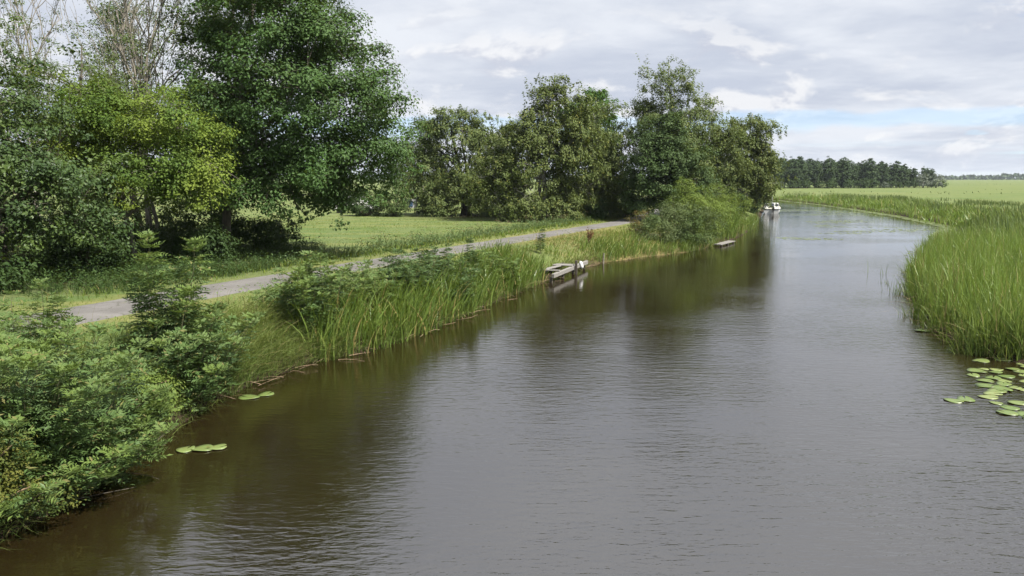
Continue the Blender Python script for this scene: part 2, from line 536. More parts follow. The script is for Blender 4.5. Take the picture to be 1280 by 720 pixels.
def water_mat():
    m, g, out = new_mat('brown canal water')
    tc = g.n('ShaderNodeTexCoord')
    P = tc.outputs['Object']

    def rot(v, deg, sx, sy):
        mp = g.n('ShaderNodeMapping')
        g.l(v, mp.inputs[0])
        mp.inputs['Rotation'].default_value = (0, 0, R(deg))
        mp.inputs['Scale'].default_value = (sx, sy, 1)
        return mp.outputs[0]
    r1 = g.noise(rot(P, 10, 1.9, 6.4), 1.0, 3, 0.5, 0.4)
    r2 = g.noise(rot(P, -16, 3.8, 10.5), 1.5, 3, 0.5, 0.3)
    r3 = g.noise(rot(P, 35, 0.5, 0.9), 1.0, 2, 0.5)
    patch = g.noise(rot(P, 20, 0.10, 0.16), 1.0, 3, 0.5)
    sy = g.n('ShaderNodeSeparateXYZ')
    g.l(P, sy.inputs[0])
    lee = g.ramp(g.math('SUBTRACT', sy.outputs[1], g.math('MULTIPLY', sy.outputs[0], 1.1)), 2.0, 24.0, 1.30, 0.30)
    amp = g.math('MULTIPLY', g.ramp(patch, 0.36, 0.62, 0.50, 1.20), lee)
    h = g.math('ADD', g.math('MULTIPLY', r1, 0.60), g.math('MULTIPLY', r2, 0.30))
    h = g.math('ADD', h, g.math('MULTIPLY', r3, 0.35))
    h = g.math('MULTIPLY', h, amp)
    bp = g.n('ShaderNodeBump')
    bp.inputs['Strength'].default_value = 1.0
    bp.inputs['Distance'].default_value = 0.028
    g.l(h, bp.inputs['Height'])
    pr = g.n('ShaderNodeBsdfPrincipled')
    mud = g.noise(P, 0.25, 4, 0.6)
    g.l(g.mix(g.ramp(mud, 0.35, 0.65), (0.0130, 0.0085, 0.0028), (0.0170, 0.0118, 0.0046)), pr.inputs['Base Color'])
    pr.inputs['Roughness'].default_value = 0.03
    pr.inputs['IOR'].default_value = 2.9
    g.l(bp.outputs[0], pr.inputs['Normal'])
    g.l(pr.outputs[0], out.inputs[0])
    return m


# ------------------------------------------------------------------ the canal's course
LEFT = np.array([(-9, -60), (-7.6, 0), (-6.6, 8.5), (-6.2, 10.2), (-6.15, 12.5), (-6.05, 15.3), (-5.7, 16.9), (-5.1, 18.4), (-3.7, 20.0), (-2.6, 22.4),
                 (-1.12, 26.7), (1.75, 35.0), (4.2, 40.5), (7.3, 44.0), (10.8, 47.3), (14.3, 53.1), (17.6, 59.7), (21.8, 70.2), (26.6, 83.7), (31.8, 98.8), (41, 125), (43, 140), (35, 152), (0, 166), (-300, 210)])
RIGHT = np.array([(-300, 250), (20, 190), (48, 178), (54.5, 162), (52.7, 131.4), (49.2, 108.6), (45.6, 88.8), (40.8, 70.5), (35.6, 63), (25.6, 47.3), (18.8, 35.6), (15.1, 28.4), (13.0, 23.7),
                  (12.0, 19.8), (13.0, 17.5), (16, 12), (18, 0), (20, -60)])
POLY = np.concatenate([LEFT, RIGHT])


def seg_dist(P, A):
    """distance from points P (n,2) to the polyline A"""
    best = np.full(len(P), 1e9)
    for a, b in zip(A[:-1], A[1:]):
        ab = b - a
        t = np.clip(((P - a) @ ab) / (ab @ ab), 0, 1)
        d = np.linalg.norm(P - (a + t[:, None] * ab), axis=1)
        best = np.minimum(best, d)
    return best


def inside(P, poly):
    x, y = P[:, 0], P[:, 1]
    c = np.zeros(len(P), bool)
    q = np.roll(poly, 1, axis=0)
    for (x1, y1), (x0, y0) in zip(poly, q):
        if y1 == y0:
            continue
        k = ((y1 > y) != (y0 > y)) & (x < (x0 - x1) * (y - y1) / (y0 - y1) + x1)
        c ^= k
    return c


def shore(P):
    """signed distance to the water's edge, positive on land; wobbled a little"""
    d = seg_dist(P, np.concatenate([POLY, POLY[:1]]))
    d = np.where(inside(P, POLY), -d, d)
    return d + 0.16 * vnoise(P[:, 0], P[:, 1], 1.9, 1) * np.clip(1.5 - np.abs(d) * 0.2, 0, 1)


PATHC = np.array([(-14.0, 6.0), (-13.2, 14.0), (-12.25, 18.6), (-10.5, 23.3), (-7.7, 29.3), (-4.7, 35.6), (1.0, 47.6), (8.2, 62.3), (11.3, 70.0), (14.6, 80.0), (18.6, 95.0), (26, 118)])


def smooth_line(A, n):
    A = np.asarray(A, float)
    t = np.arange(len(A))
    T = np.linspace(0, len(A) - 1, n)
    out = []
    P = np.concatenate([[2 * A[0] - A[1]], A, [2 * A[-1] - A[-2]]])
    for x in T:
        i = min(int(x), len(A) - 2)
        u = x - i
        p0, p1, p2, p3 = P[i], P[i + 1], P[i + 2], P[i + 3]
        out.append(0.5 * ((2 * p1) + (-p0 + p2) * u + (2 * p0 - 5 * p1 + 4 * p2 - p3) * u ** 2 + (-p0 + 3 * p1 - 3 * p2 + p3) * u ** 3))
    return np.array(out)


PATH = smooth_line(PATHC, 140)


def height(P):
    P = np.asarray(P, float).reshape(-1, 2)
    x, y = P[:, 0], P[:, 1]
    s = shore(P)
    right = x > np.interp(y, [-60, 0, 20, 35, 60, 100, 160, 200], [6, 5, 4, 10, 25, 40, 49, 30])
    right |= y > 185
    top = np.where(right, 0.42, 0.86)
    z = np.where(s < 0, np.maximum(-0.9, 0.55 * s), 0)
    t = np.clip(s / np.where(right, 1.6, 2.2), 0, 1)
    z = np.where(s >= 0, top * (t ** 0.75) + 0.015, z)
    z = z + np.clip(s - 1, 0, 1) * (0.05 * vnoise(x, y, 0.55, 3) + 0.03 * vnoise(x, y, 1.9, 5))
    dp = seg_dist(P, PATHC)
    w = np.clip((2.7 - dp) / 1.1, 0, 1)
    w = w * w * (3 - 2 * w)
    z = z * (1 - w) + 0.87 * w
    # shallow ditch between path verge and meadow
    left_of = (~right) & (x < np.interp(y, PATHC[:, 1], PATHC[:, 0]))
    z = z - np.where(left_of & (y > 30) & (y < 66), 0.35 * np.exp(-((dp - 4.2) / 0.9) ** 2), 0)
    return z


def axis(lo, hi, step, far, grow=1.22):
    a = list(np.arange(lo, hi + 1e-6, step))
    s = step
    while a[-1] < far:
        s *= grow
        a.append(a[-1] + s)
    s = step
    while a[0] > -far:
        s *= grow
        a.insert(0, a[0] - s)
    return np.array(a)


def build_ground():
    xs = axis(-24, 62, 0.5, 6500)
    ys = axis(4, 180, 0.8, 6500)
    X, Y = np.meshgrid(xs, ys)
    P = np.stack([X.ravel(), Y.ravel()], 1)
    Z = height(P)
    g = Geo()
    nx, ny = len(xs), len(ys)
    i = (np.arange(ny - 1)[:, None] * nx + np.arange(nx - 1)[None, :]).ravel()
    g.add(np.column_stack([P, Z]), Q=np.stack([i, i + 1, i + 1 + nx, i + nx], 1))
    o = g.build('ground', ground_mat(), smooth=True)
    me = o.data
    x, y = P[:, 0], P[:, 1]
    shaded_soil = np.exp(-(((x + 17) / 6.5) ** 2 + ((y - 33) / 8.0) ** 2) ** 2) + np.exp(-(((x - 0) / 9.0) ** 2 + ((y - 74) / 5.0) ** 2) ** 2)  # dark patches that paint tree shade onto the earth
    shaded_soil = shaded_soil + np.exp(-(((x - 15) / 7.0) ** 2 + ((y - 71) / 5) ** 2) ** 2)
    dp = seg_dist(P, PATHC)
    shaded_soil = np.clip(shaded_soil, 0, 1) * np.clip((dp - 1.4) / 1.5, 0, 1)
    a = me.attributes.new('shaded_soil', 'FLOAT', 'POINT')
    a.data.foreach_set('value', shaded_soil.astype(np.float32))
    dry = np.exp(-(((x - 6) / 4.5) ** 2 + ((y - 48) / 9) ** 2)) + np.exp(-((dp - 1.5) / 0.5) ** 2) * 0.35
    a = me.attributes.new('dry', 'FLOAT', 'POINT')
    a.data.foreach_set('value', np.clip(dry, 0, 1).astype(np.float32))
    tag(o, kind='structure')
    return o


def build_path():
    g = Geo()
    n = len(PATH)
    tan = unit(np.gradient(PATH, axis=0))
    nor = np.stack([-tan[:, 1], tan[:, 0]], 1)
    k = 9
    rows = []
    for j in range(k):
        s = -1 + 2 * j / (k - 1)
        wdt = np.interp(PATH[:, 1], [10, 24, 35, 70], [1.50, 1.42, 1.25, 1.15])
        ed = 0.10 * vnoise(PATH[:, 0] * (1 if s > 0 else 1.3), PATH[:, 1], 1.4, 8 if s > 0 else 4) * abs(s)
        p = PATH + nor * (s * (wdt + ed))[:, None]
        z = 0.915 - 0.03 * s * s - (0.05 if abs(s) == 1 else 0) + 0.012 * vnoise(p[:, 0], p[:, 1], 1.6, 2)
        rows.append(np.column_stack([p, z]))
    V = np.stack(rows, 1).reshape(-1, 3)
    i = (np.arange(n - 1)[:, None] * k + np.arange(k - 1)[None, :]).ravel()
    g.add(V, Q=np.stack([i, i + 1, i + 1 + k, i + k], 1))
    o = g.build('path', asphalt(), smooth=True)
    tag(o, kind='structure')


def build_water():
    g = Geo()
    xs = np.array([-320, -60, -20, 0, 20, 60, 120.0])
    ys = np.array([-60, 0, 20, 60, 120, 200, 260.0])
    X, Y = np.meshgrid(xs, ys)
    nx = len(xs)
    i = (np.arange(len(ys) - 1)[:, None] * nx + np.arange(nx - 1)[None, :]).ravel()
    g.add(np.column_stack([X.ravel(), Y.ravel(), np.zeros(X.size)]), Q=np.stack([i, i + 1, i + 1 + nx, i + nx], 1))
    o = g.build('water', water_mat())
    tag(o, kind='structure')


build_ground()
build_path()
build_water()

# ------------------------------------------------------------------ trees


def curve_pts(a, b, sag, rng, n=6, wob=0.06):
    """bent limb from a to b: leaves a rising steeply, then arches to b"""
    a, b = np.asarray(a, float), np.asarray(b, float)
    L = np.linalg.norm(b - a)
    c = (a + b) / 2 + np.array([0, 0, sag * L]) + rng.normal(size=3) * wob * L
    t = np.linspace(0, 1, n)[:, None]
    return (1 - t) ** 2 * a + 2 * t * (1 - t) * c + t ** 2 * b


def crown_points(lobes, n, rng, inner=0.45, gap=0.0, zmin=0.6):
    lobes = np.asarray(lobes, float)
    w = (lobes[:, 3] * lobes[:, 4] * lobes[:, 5]) ** 0.75
    out = []
    tot = 0
    ph = rng.random(3) * 6
    while tot < n:
        k = rng.choice(len(lobes), size=n, p=w / w.sum())
        d = rand_dirs(rng, n)
        bump = 1 + 0.16 * np.sin(d[:, 0] * 5 + ph[0] + k) * np.sin(d[:, 1] * 5 + ph[1]) + 0.12 * np.sin(d[:, 2] * 7 + ph[2] + d[:, 0] * 4)
        r = (inner + (1 - inner) * rng.random(n) ** 0.6) * bump
        p = lobes[k, :3] + d * lobes[k, 3:6] * r[:, None]
        ok = p[:, 2] > zmin
        if gap > 0:
            v = np.sin(p[:, 0] * 1.5 + ph[0]) * np.sin(p[:, 1] * 1.3 + ph[1]) * np.sin(p[:, 2] * 1.7 + ph[2])
            ok &= np.abs(v) > gap * rng.random(n)
        p = p[ok]
        out.append(p)
        tot += len(p)
    return np.concatenate(out)[:n]


def add_foliage(g, C, rng, mode, per, size, asp, rad=(0.45, 0.9), hang=(0.5, 1.5), spread=0.4, wind=(0.12, 0.0)):
    n = len(C)
    outw = unit(C - C.mean(0))
    if mode == 'broad':
        rr = rng.uniform(*rad, n)
        m = n * per
        idx = np.repeat(np.arange(n), per)
        d = rand_dirs(rng, m)
        rad_ = rr[idx] * rng.random(m) ** 0.45
        off = d * rad_[:, None] * np.array([1, 1, 0.62])
        off[:, 2] -= 0.18 * (off[:, 0] ** 2 + off[:, 1] ** 2) / rr[idx]
        nrm = d * 0.65 + UP * 0.6 + outw[idx] * 0.35 + rand_dirs(rng, m) * 0.42
        cl = rng.random(n)[idx]
        r = np.clip(0.68 * cl + 0.32 * rng.random(m), 0, 1)
        s = size * rng.uniform(0.55, 1.35, m)
        leaf_block(g, C[idx] + off, nrm, rand_dirs(rng, m) + d * 0.6, s, s * asp, rng, r)
    else:                                                  # hanging sprays
        ns = 5
        idx = np.repeat(np.arange(n), ns)
        st = C[idx] + rng.normal(size=(n * ns, 3)) * spread * np.array([1, 1, 0.6])
        ln = rng.uniform(*hang, n * ns)
        sd = np.column_stack([wind[0] + rng.normal(size=n * ns) * 0.18, wind[1] + rng.normal(size=n * ns) * 0.18, -np.ones(n * ns)])
        k = max(2, per // ns)
        t = rng.random((n * ns, k))
        # each spray arches out first and then falls
        arch = np.sin(np.clip(t * 1.6, 0, np.pi / 2 * 1.6)) * 0.25
        pos = st[:, None, :] + unit(sd)[:, None, :] * (t * ln[:, None])[..., None]
        pos[..., 2] += arch * ln[:, None] * 0.6
        pos = pos.reshape(-1, 3) + rng.normal(size=(n * ns * k, 3)) * 0.07
        m = len(pos)
        tang = np.repeat(unit(sd), k, axis=0) + rng.normal(size=(m, 3)) * 0.45
        nrm = rand_dirs(rng, m) * 0.6 + UP * 0.45 + np.repeat(outw + rand_dirs(rng, n) * 0.5, ns * k, axis=0) * 0.7
        cl = np.repeat(rng.random(n), ns * k)
        r = np.clip(0.5 * cl + 0.5 * rng.random(m), 0, 1)
        s = size * rng.uniform(0.7, 1.35, m)
        leaf_block(g, pos, nrm, tang, s, s * asp, rng, r)


def make_tree(name, label, base, lobes, trunk_r, n_clump, per, size, leaf, bark, seed, cat='tree', group=None, mode='broad', asp=0.62,
              gap=0.0, inner=0.45, rad=(0.45, 0.9), limbs=18, top=None, stems=1, hang=(0.5, 1.5), zmin=0.8, limb_sag=0.10, bough=0.75, twig=0.5, k=7):
    rng = np.random.default_rng(seed)
    bz = float(height([base])[0]) - 0.08
    root = empty(name, (base[0], base[1], bz), label, cat, group)
    L = np.array(lobes, float)
    L[:, 0] -= base[0]; L[:, 1] -= base[1]; L[:, 2] -= bz
    nu = int(n_clump * 0.34)
    C = crown_points(L, nu, rng, inner, gap, zmin)
    nb = max(12, n_clump // 11)
    BC = crown_points(L, nb, rng, 0.62, gap * 0.5, zmin + 0.3)
    kk = rng.integers(nb, size=n_clump - nu)
    bs = rng.uniform(0.45, 0.95, nb) * bough
    C = np.concatenate([C, BC[kk] + rng.normal(size=(n_clump - nu, 3)) * bs[kk][:, None] * np.array([1, 1, 0.5])])
    C = C[C[:, 2] > zmin * 0.8]
    g = Geo()
    topz = top - bz if top else (L[:, 2] + L[:, 5] * 0.75).max()
    hi = L[np.argmax(L[:, 2])]
    tr_pts = []
    for s in range(stems):
        a = rng.random() * 6.28
        off = np.array([math.cos(a), math.sin(a), 0]) * (0.0 if s == 0 else 0.35 + 0.25 * rng.random())
        tx = hi[:2] + rng.normal(size=2) * (0.3 if s == 0 else 1.2)
        n = 10
        t = np.linspace(0, 1, n)[:, None]
        b0 = np.array([off[0], off[1], 0.0]); b1 = np.array([tx[0], tx[1], topz * (1 - 0.12 * s)])
        e = t ** 1.4
        p = b0 + (b1 - b0) * np.concatenate([e, e, t], 1) + rng.normal(size=(n, 3)) * np.array([0.10, 0.10, 0]) * (t > 0)
        rr = trunk_r * (1 - 0.25 * s) * (1 - 0.93 * t[:, 0]) + 0.012
        rr[0] *= 1.45
        g.tube(p, rr, k)
        tr_pts.append((p, rr))
    allp, allr = [], []
    sel = rng.choice(len(C), size=min(limbs, len(C)), replace=False)
    for q in sel:
        p, rr = tr_pts[rng.integers(len(tr_pts))]
        tgt = C[q]
        hd = np.linalg.norm(tgt[:2] - np.interp(tgt[2], p[:, 2], np.arange(len(p)))[None] * 0 - p[len(p) // 2, :2])
        zs = np.clip(tgt[2] - hd * rng.uniform(0.35, 0.85), 0.30 * topz, 0.93 * topz)
        s = np.array([np.interp(zs, p[:, 2], p[:, 0]), np.interp(zs, p[:, 2], p[:, 1]), zs])
        r0 = np.interp(zs, p[:, 2], rr) * rng.uniform(0.35, 0.6)
        lp = curve_pts(s, tgt, limb_sag, rng, 7)
        lr = np.linspace(r0, 0.016, 7)
        g.tube(lp, lr, 5, cap=False)
        allp.append(lp); allr.append(lr)
    if allp:
        AP = np.concatenate(allp); AR = np.concatenate(allr)
        tw = rng.choice(len(C), size=int(len(C) * twig), replace=False)
        for q in tw:
            d = np.linalg.norm(AP - C[q], axis=1) + np.maximum(0, AP[:, 2] - C[q][2]) * 0.8
            j = int(np.argmin(d))
            g.tube(curve_pts(AP[j], C[q], 0.08, rng, 4, 0.1), np.linspace(min(AR[j] * 0.6, 0.035), 0.007, 4), 3, cap=False)
    g.build('trunk', bark, root, smooth=True)
    f = Geo()
    if mode == 'weep':
        add_foliage(f, C[::2], rng, 'weep', per, size, asp, rad, hang)
        add_foliage(f, C[1::2], rng, 'broad', per, size * 0.92, asp, (0.35, 0.75), hang)
    else:
        add_foliage(f, C, rng, mode, per, size, asp, rad, hang)
    f.build('crown', leaf, root)
    return root


# --- big trees on the left, beyond the path
oak = make_tree('oak_tree', 'tallest leafy tree with dark green crown rising out of the picture left of the meadow', (-13.2, 35.6),
          [(-10.2, 36.2, 8.4, 4.5, 4.2, 4.9), (-7.3, 35.6, 5.9, 3.0, 2.8, 3.0), (-11.2, 36.5, 12.6, 3.7, 3.6, 3.8), (-13.0, 35.4, 5.2, 2.6, 2.4, 2.4), (-8.4, 36.0, 10.6, 2.1, 2.4, 2.3), (-6.3, 36, 8.0, 1.7, 1.8, 1.9), (-9.6, 35.2, 4.4, 2.6, 2.2, 1.6)],
          0.21, 1600, 80, 0.145, M['oak'], M['bark'], 11, gap=0.22, inner=0.3, rad=(0.45, 0.85), limbs=40, top=14.0, zmin=1.5)
_r = np.random.default_rng(19)
_o = np.array(oak.location)
g = Geo()
_p = np.array([(-10.1, 35.1, 4.9), (-9.9, 34.9, 4.1), (-9.65, 34.8, 3.3), (-9.4, 34.7, 2.45)]) - _o
g.tube(_p, [0.05, 0.04, 0.03, 0.012], 5)
g.tube(np.array([(-9.7, 34.8, 3.4), (-9.3, 34.8, 2.9), (-9.1, 34.75, 2.7)]) - _o, [0.025, 0.018, 0.008], 4)
_b = g.build('hanging_branch', M['bark'], oak)
f = Geo()
add_foliage(f, np.array([(-9.45, 34.7, 2.6), (-9.1, 34.75, 2.75), (-9.6, 34.8, 3.2), (-9.2, 34.75, 3.0), (-8.6, 34.9, 2.9)]) - _o, _r, 'broad', 40, 0.13, 0.6, (0.15, 0.3))
f.build('leaves', M['oak'], _b)['kind'] = 'stuff'
make_tree('oak_tree', 'dark half hidden tree with gaps of sky between yellow-green tree and tallest tree', (-15.2, 41.0),
          [(-15.0, 41, 9.0, 3.0, 2.8, 4.5), (-14.2, 41, 13.2, 3.0, 2.8, 3.4), (-15.5, 41, 5.0, 2.6, 2.4, 2.4)],
          0.22, 520, 66, 0.15, M['dark'], M['bark'], 12, gap=0.6, inner=0.3, limbs=26, top=15.5, stems=2, zmin=1.6)
make_tree('maple_tree', 'yellow-green leafed tree with two slim trunks beside the path', (-16.0, 32.6),
          [(-14.6, 31.7, 6.9, 2.3, 2.0, 1.3), (-12.6, 31.4, 5.4, 1.3, 1.4, 1.5), (-16.9, 31.8, 7.3, 1.5, 1.6, 1.3), (-15.6, 31.9, 5.0, 1.8, 1.7, 1.2), (-13.6, 31.2, 4.2, 1.5, 1.3, 1.0), (-17.4, 31.4, 5.2, 1.2, 1.2, 1.2)],
          0.12, 900, 72, 0.11, M['maple'], M['bark_pale'], 13, gap=0.5, inner=0.4, rad=(0.35, 0.7), limbs=24, stems=2, top=7.6, zmin=1.6)
make_tree('hedgerow_tree', 'dark green tree at the left edge with foliage down to the ground', (-18.2, 27.6),
          [(-17.6, 27.0, 4.4, 3.4, 2.6, 3.4), (-15.3, 26.8, 3.6, 1.7, 1.8, 2.2), (-18.6, 27.4, 7.2, 2.8, 2.4, 2.4), (-20.5, 27, 4.5, 2.5, 2.5, 3.2)],
          0.24, 640, 70, 0.135, M['dark'], M['bark'], 14, gap=0.25, inner=0.4, rad=(0.4, 0.75), limbs=26, top=9.0, stems=2, zmin=0.5)
make_tree('hedgerow_tree', 'lighter green tree with feathery leaves behind the dark tree at the left edge', (-19.4, 33.6),
          [(-18.4, 33.4, 7.4, 2.4, 2.2, 2.6), (-20.3, 33.4, 6.0, 2.4, 2.2, 2.8), (-17.9, 33, 4.6, 1.6, 1.6, 2.0)],
          0.2, 420, 60, 0.13, M['ash'], M['bark'], 15, gap=0.35, inner=0.35, rad=(0.35, 0.75), limbs=22, top=10, zmin=1.4, asp=0.42)
make_tree('hedgerow_tree', 'dark crowned tree rising behind bare branches at upper left', (-22.2, 46),
          [(-22.0, 46, 11.6, 2.2, 2.2, 2.6), (-22.4, 46, 7.5, 2.6, 2.4, 3)],
          0.22, 330, 55, 0.15, M['dark'], M['bark'], 16, gap=0.3, inner=0.35, limbs=18, top=13.6, zmin=3)


def bare_tree(label, base, hgt, seed, spread, leaves, leaf, n0=6, rough=0.15):
    """half dead tree: fans of pale upright branches, few leaves"""
    rng = np.random.default_rng(seed)
    bz = float(height([base])[0]) - 0.08
    root = empty('half_bare_tree', (base[0], base[1], bz), label, 'tree', 'half bare trees')
    g = Geo(); tips = []

    def grow(p, d, ln, r, depth):
        n = 6
        pts = [p]
        for i in range(n):
            d = unit(d + rng.normal(size=3) * rough + UP * 0.06)
            pts.append(pts[-1] + d * ln / n)
        pts = np.array(pts)
        g.tube(pts, np.linspace(r, r * 0.35, n + 1), 5 if depth < 2 else 3, cap=False)
        if depth == 3:
            tips.append(pts[-1]); tips.append(pts[3])
            return
        for _ in range((n0, 4, 3)[depth]):
            i = rng.integers(2, n + 1)
            a = rng.random() * 6.28
            sd = np.array([math.cos(a), math.sin(a), 0])
            nd = unit(unit(pts[i] - pts[i - 1]) * 1.0 + sd * spread * rng.uniform(0.6, 1.2) + UP * 0.35)
            grow(pts[i], nd, ln * rng.uniform(0.45, 0.75), r * 0.42 * rng.uniform(0.8, 1.2) + 0.007, depth + 1)
    for s in range(3):
        a = s * 2.1 + rng.random()
        grow(np.array([0.3 * math.cos(a), 0.3 * math.sin(a), 0]), unit(np.array([0.16 * math.cos(a), 0.16 * math.sin(a), 1])), hgt * rng.uniform(0.55, 0.68), 0.11, 0)
    g.build('trunk', M['bark_pale'], root, smooth=True)
    T = np.array(tips)
    f = Geo()
    low = T[(T[:, 2] < hgt * rng.uniform(0.55, 0.95, len(T)))]
    sel = low[rng.choice(len(low), size=min(leaves, len(low)), replace=False)]
    add_foliage(f, sel, rng, 'broad', 34, 0.12, 0.45, (0.3, 0.6))
    f.build('crown', leaf, root)


bare_tree('half bare tree with thin pale branches in the top left corner', (-24.5, 40.5), 16.5, 21, 0.55, 210, M['ash'])
bare_tree('half bare tree with upright grey branches above the yellow-green tree', (-18.6, 40.0), 15.5, 22, 0.5, 330, M['ash'], 8)

# --- trees along the path and canal further off
make_tree('willow_tree', 'rounded olive green tree at the far edge of the meadow', (-4.6, 76),
          [(-4.8, 76, 6.2, 4.8, 4.0, 4.6), (-7.8, 75.5, 4.8, 2.6, 2.6, 3.4), (-1.4, 75.5, 5.6, 3.0, 2.8, 4.2), (-5.2, 76, 9.0, 3.2, 2.8, 2.4)],
          0.32, 900, 62, 0.25, M['birch2'], M['bark'], 31, mode='weep', asp=0.42, inner=0.4, limbs=24, top=10.2, hang=(0.4, 1.2), zmin=0.9, stems=2)
make_tree('poplar_tree', 'pale silvery tree peeping out behind the rounded olive tree', (-11.0, 96),
          [(-11.0, 96, 8.0, 2.2, 2.2, 4.4), (-13.0, 96, 6.4, 2.0, 2.2, 3.6)],
          0.25, 200, 46, 0.24, M['silver'], M['bark_pale'], 32, inner=0.3, limbs=12, top=12, rad=(0.6, 1.0))
make_tree('birch_tree', 'broad drooping birch with pointed top left of the path bend', (2.6, 67),
          [(1.6, 66.5, 5.0, 4.2, 3.2, 4.4), (3.7, 66.5, 9.4, 2.7, 2.3, 3.7), (-1.4, 66, 4.2, 2.3, 2.2, 3.4), (5.8, 67, 6.4, 2.3, 2.0, 4.6), (0.9, 66.6, 8.2, 2.2, 2.0, 2.4)],
          0.28, 1200, 60, 0.20, M['birch'], M['birch_bark'], 33, mode='weep', asp=0.58, inner=0.4, limbs=30, top=12.4, hang=(0.35, 1.0), zmin=0.7, stems=2)
make_tree('maple_tree', 'fresh green round tree rising behind the drooping birches', (8.6, 86),
          [(8.6, 86, 10.2, 3.6, 3.4, 3.9), (6.0, 86, 8.6, 2.4, 2.4, 3.0)],
          0.32, 420, 60, 0.26, M['bright'], M['bark'], 34, inner=0.4, limbs=16, top=13, rad=(0.6, 1.1))
make_tree('birch_tree', 'drooping birch at the path bend with foliage down to the ground', (7.2, 71.0),
          [(7.6, 70.6, 5.0, 2.9, 2.2, 4.4), (7.4, 70.8, 8.8, 2.5, 2.2, 2.8), (9.4, 71.6, 5.2, 1.9, 1.6, 4.4)],
          0.2, 680, 60, 0.19, M['birch2'], M['birch_bark'], 40, mode='weep', asp=0.58, inner=0.35, limbs=20, top=10.4, hang=(0.35, 1.0), zmin=0.5)
make_tree('birch_tree', 'tallest birch with slender airy top behind the canal bush', (15.0, 70.5),
          [(13.6, 70, 12.0, 2.0, 1.9, 3.0), (13.4, 70, 8.8, 3.0, 2.6, 3.2), (15.6, 70, 8.2, 2.3, 2.1, 3.4), (13.9, 70, 4.6, 2.9, 2.4, 3.6)],
          0.24, 860, 56, 0.185, M['birch2'], M['birch_bark'], 35, mode='weep', asp=0.58, inner=0.35, limbs=26, top=14.6, hang=(0.3, 0.85), gap=0.15, zmin=0.8)
make_tree('alder_tree', 'dense dark green tree standing in front of the tallest birch', (13.6, 65.4),
          [(12.4, 65.2, 5.4, 2.6, 2.3, 3.6), (14.6, 65.4, 4.4, 2.0, 2.0, 3.2), (12.6, 65.2, 8.2, 1.7, 1.7, 2.0), (10.9, 65.5, 3.6, 1.6, 1.8, 2.4)],
          0.2, 700, 70, 0.18, M['alder'], M['bark'], 36, inner=0.4, limbs=22, top=9.6, rad=(0.45, 0.85), zmin=0.6)
make_tree('birch_tree', 'airy birch with pale stems showing between the tallest birch and the waterside birch', (19.2, 75.5),
          [(18.9, 75.5, 9.2, 1.8, 1.7, 2.6), (18.8, 75.4, 5.6, 2.4, 2.0, 4.0), (20.7, 75.5, 7.4, 1.8, 1.6, 3.0), (17.4, 75.4, 4.6, 1.8, 1.6, 3.4)],
          0.17, 560, 55, 0.185, M['birch2'], M['birch_bark'], 37, mode='weep', asp=0.58, inner=0.3, limbs=22, top=11.4, hang=(0.3, 0.85), gap=0.35, zmin=0.8, stems=3)
make_tree('birch_tree', 'waterside birch drooping over the canal in front of the moored boat', (24.2, 82.5),
          [(24.4, 82, 7.6, 2.9, 2.4, 3.8), (26.3, 82.6, 5.0, 1.8, 2.0, 3.8), (22.4, 81.5, 5.4, 2.2, 2.0, 4.4), (25.2, 82.5, 9.4, 1.8, 1.6, 2.2)],
          0.24, 860, 60, 0.21, M['birch'], M['birch_bark'], 38, mode='weep', asp=0.58, inner=0.35, limbs=26, top=11.2, hang=(0.35, 1.1), gap=0.2, zmin=0.5, stems=2)
make_tree('willow_tree', 'small light green tree on the bank just beyond the moored boat', (35.6, 113),
          [(35.6, 113, 3.6, 1.8, 1.8, 2.6)],
          0.12, 120, 40, 0.24, M['lime'], M['bark'], 39, inner=0.3, limbs=8, top=5.2, rad=(0.4, 0.8))


# --- shrubs
def make_shrub(name, label, base, lobes, n_clump, per, size, leaf, seed, mode='broad', asp=0.5, rad=(0.25, 0.5), hang=(0.3, 0.8), group=None, zmin=0.1, cat='shrub', inner=0.4, stemmat=None):
    rng = np.random.default_rng(seed)
    bz = float(height([base])[0]) - 0.05
    root = empty(name, (base[0], base[1], bz), label, cat, group)
    L = np.array(lobes, float)
    L[:, 0] -= base[0]; L[:, 1] -= base[1]; L[:, 2] -= bz
    C = crown_points(L, n_clump, rng, inner, 0.15, zmin)
    g = Geo()
    for q in rng.choice(len(C), size=min(40, len(C)), replace=False):
        s = np.array([rng.normal() * 0.15, rng.normal() * 0.15, 0.0])
        g.tube(curve_pts(s, C[q], 0.10, rng, 5), np.linspace(0.03, 0.006, 5), 4, cap=False)
    g.build('stems', stemmat or M['stem'], root)
    f = Geo()
    add_foliage(f, C, rng, mode, per, size, asp, rad, hang, spread=0.3)
    f.build('crown', leaf, root)
    return root


under = [(-17.2, 24.4, 1.6, 1.7, 'dark low shrub nearest the path at the left edge'), (-16.0, 28.9, 1.5, 1.6, 'dark low shrub between the left edge tree and the yellow-green tree'), (-13.4, 33.5, 1.5, 1.7, 'dark low shrub in front of the tallest tree trunk, path side'), (-17.6, 31.2, 1.7, 2.2, 'dark shrub left of the slim trunks'),
         (-16.6, 36.6, 2.4, 1.9, 'dark shrub in the shade behind the slim trunks of the yellow-green tree'), (-19.8, 31.0, 2.6, 2.2, 'dark shrub in the shade beneath the tree at the left edge'),
         (-12.4, 38.5, 2.0, 1.7, 'dark shrub at the foot of the tallest tree, meadow side'), (-14.5, 38.0, 2.2, 2.0, 'dark shrub behind the trunk of the tallest tree'),
         (-22.5, 38.0, 3.2, 3.4, 'big dark shrub deep in the shade beneath the half bare trees'), (-19.2, 42.5, 2.6, 2.6, 'dark shrub at the far meadow side of the left tree group')]
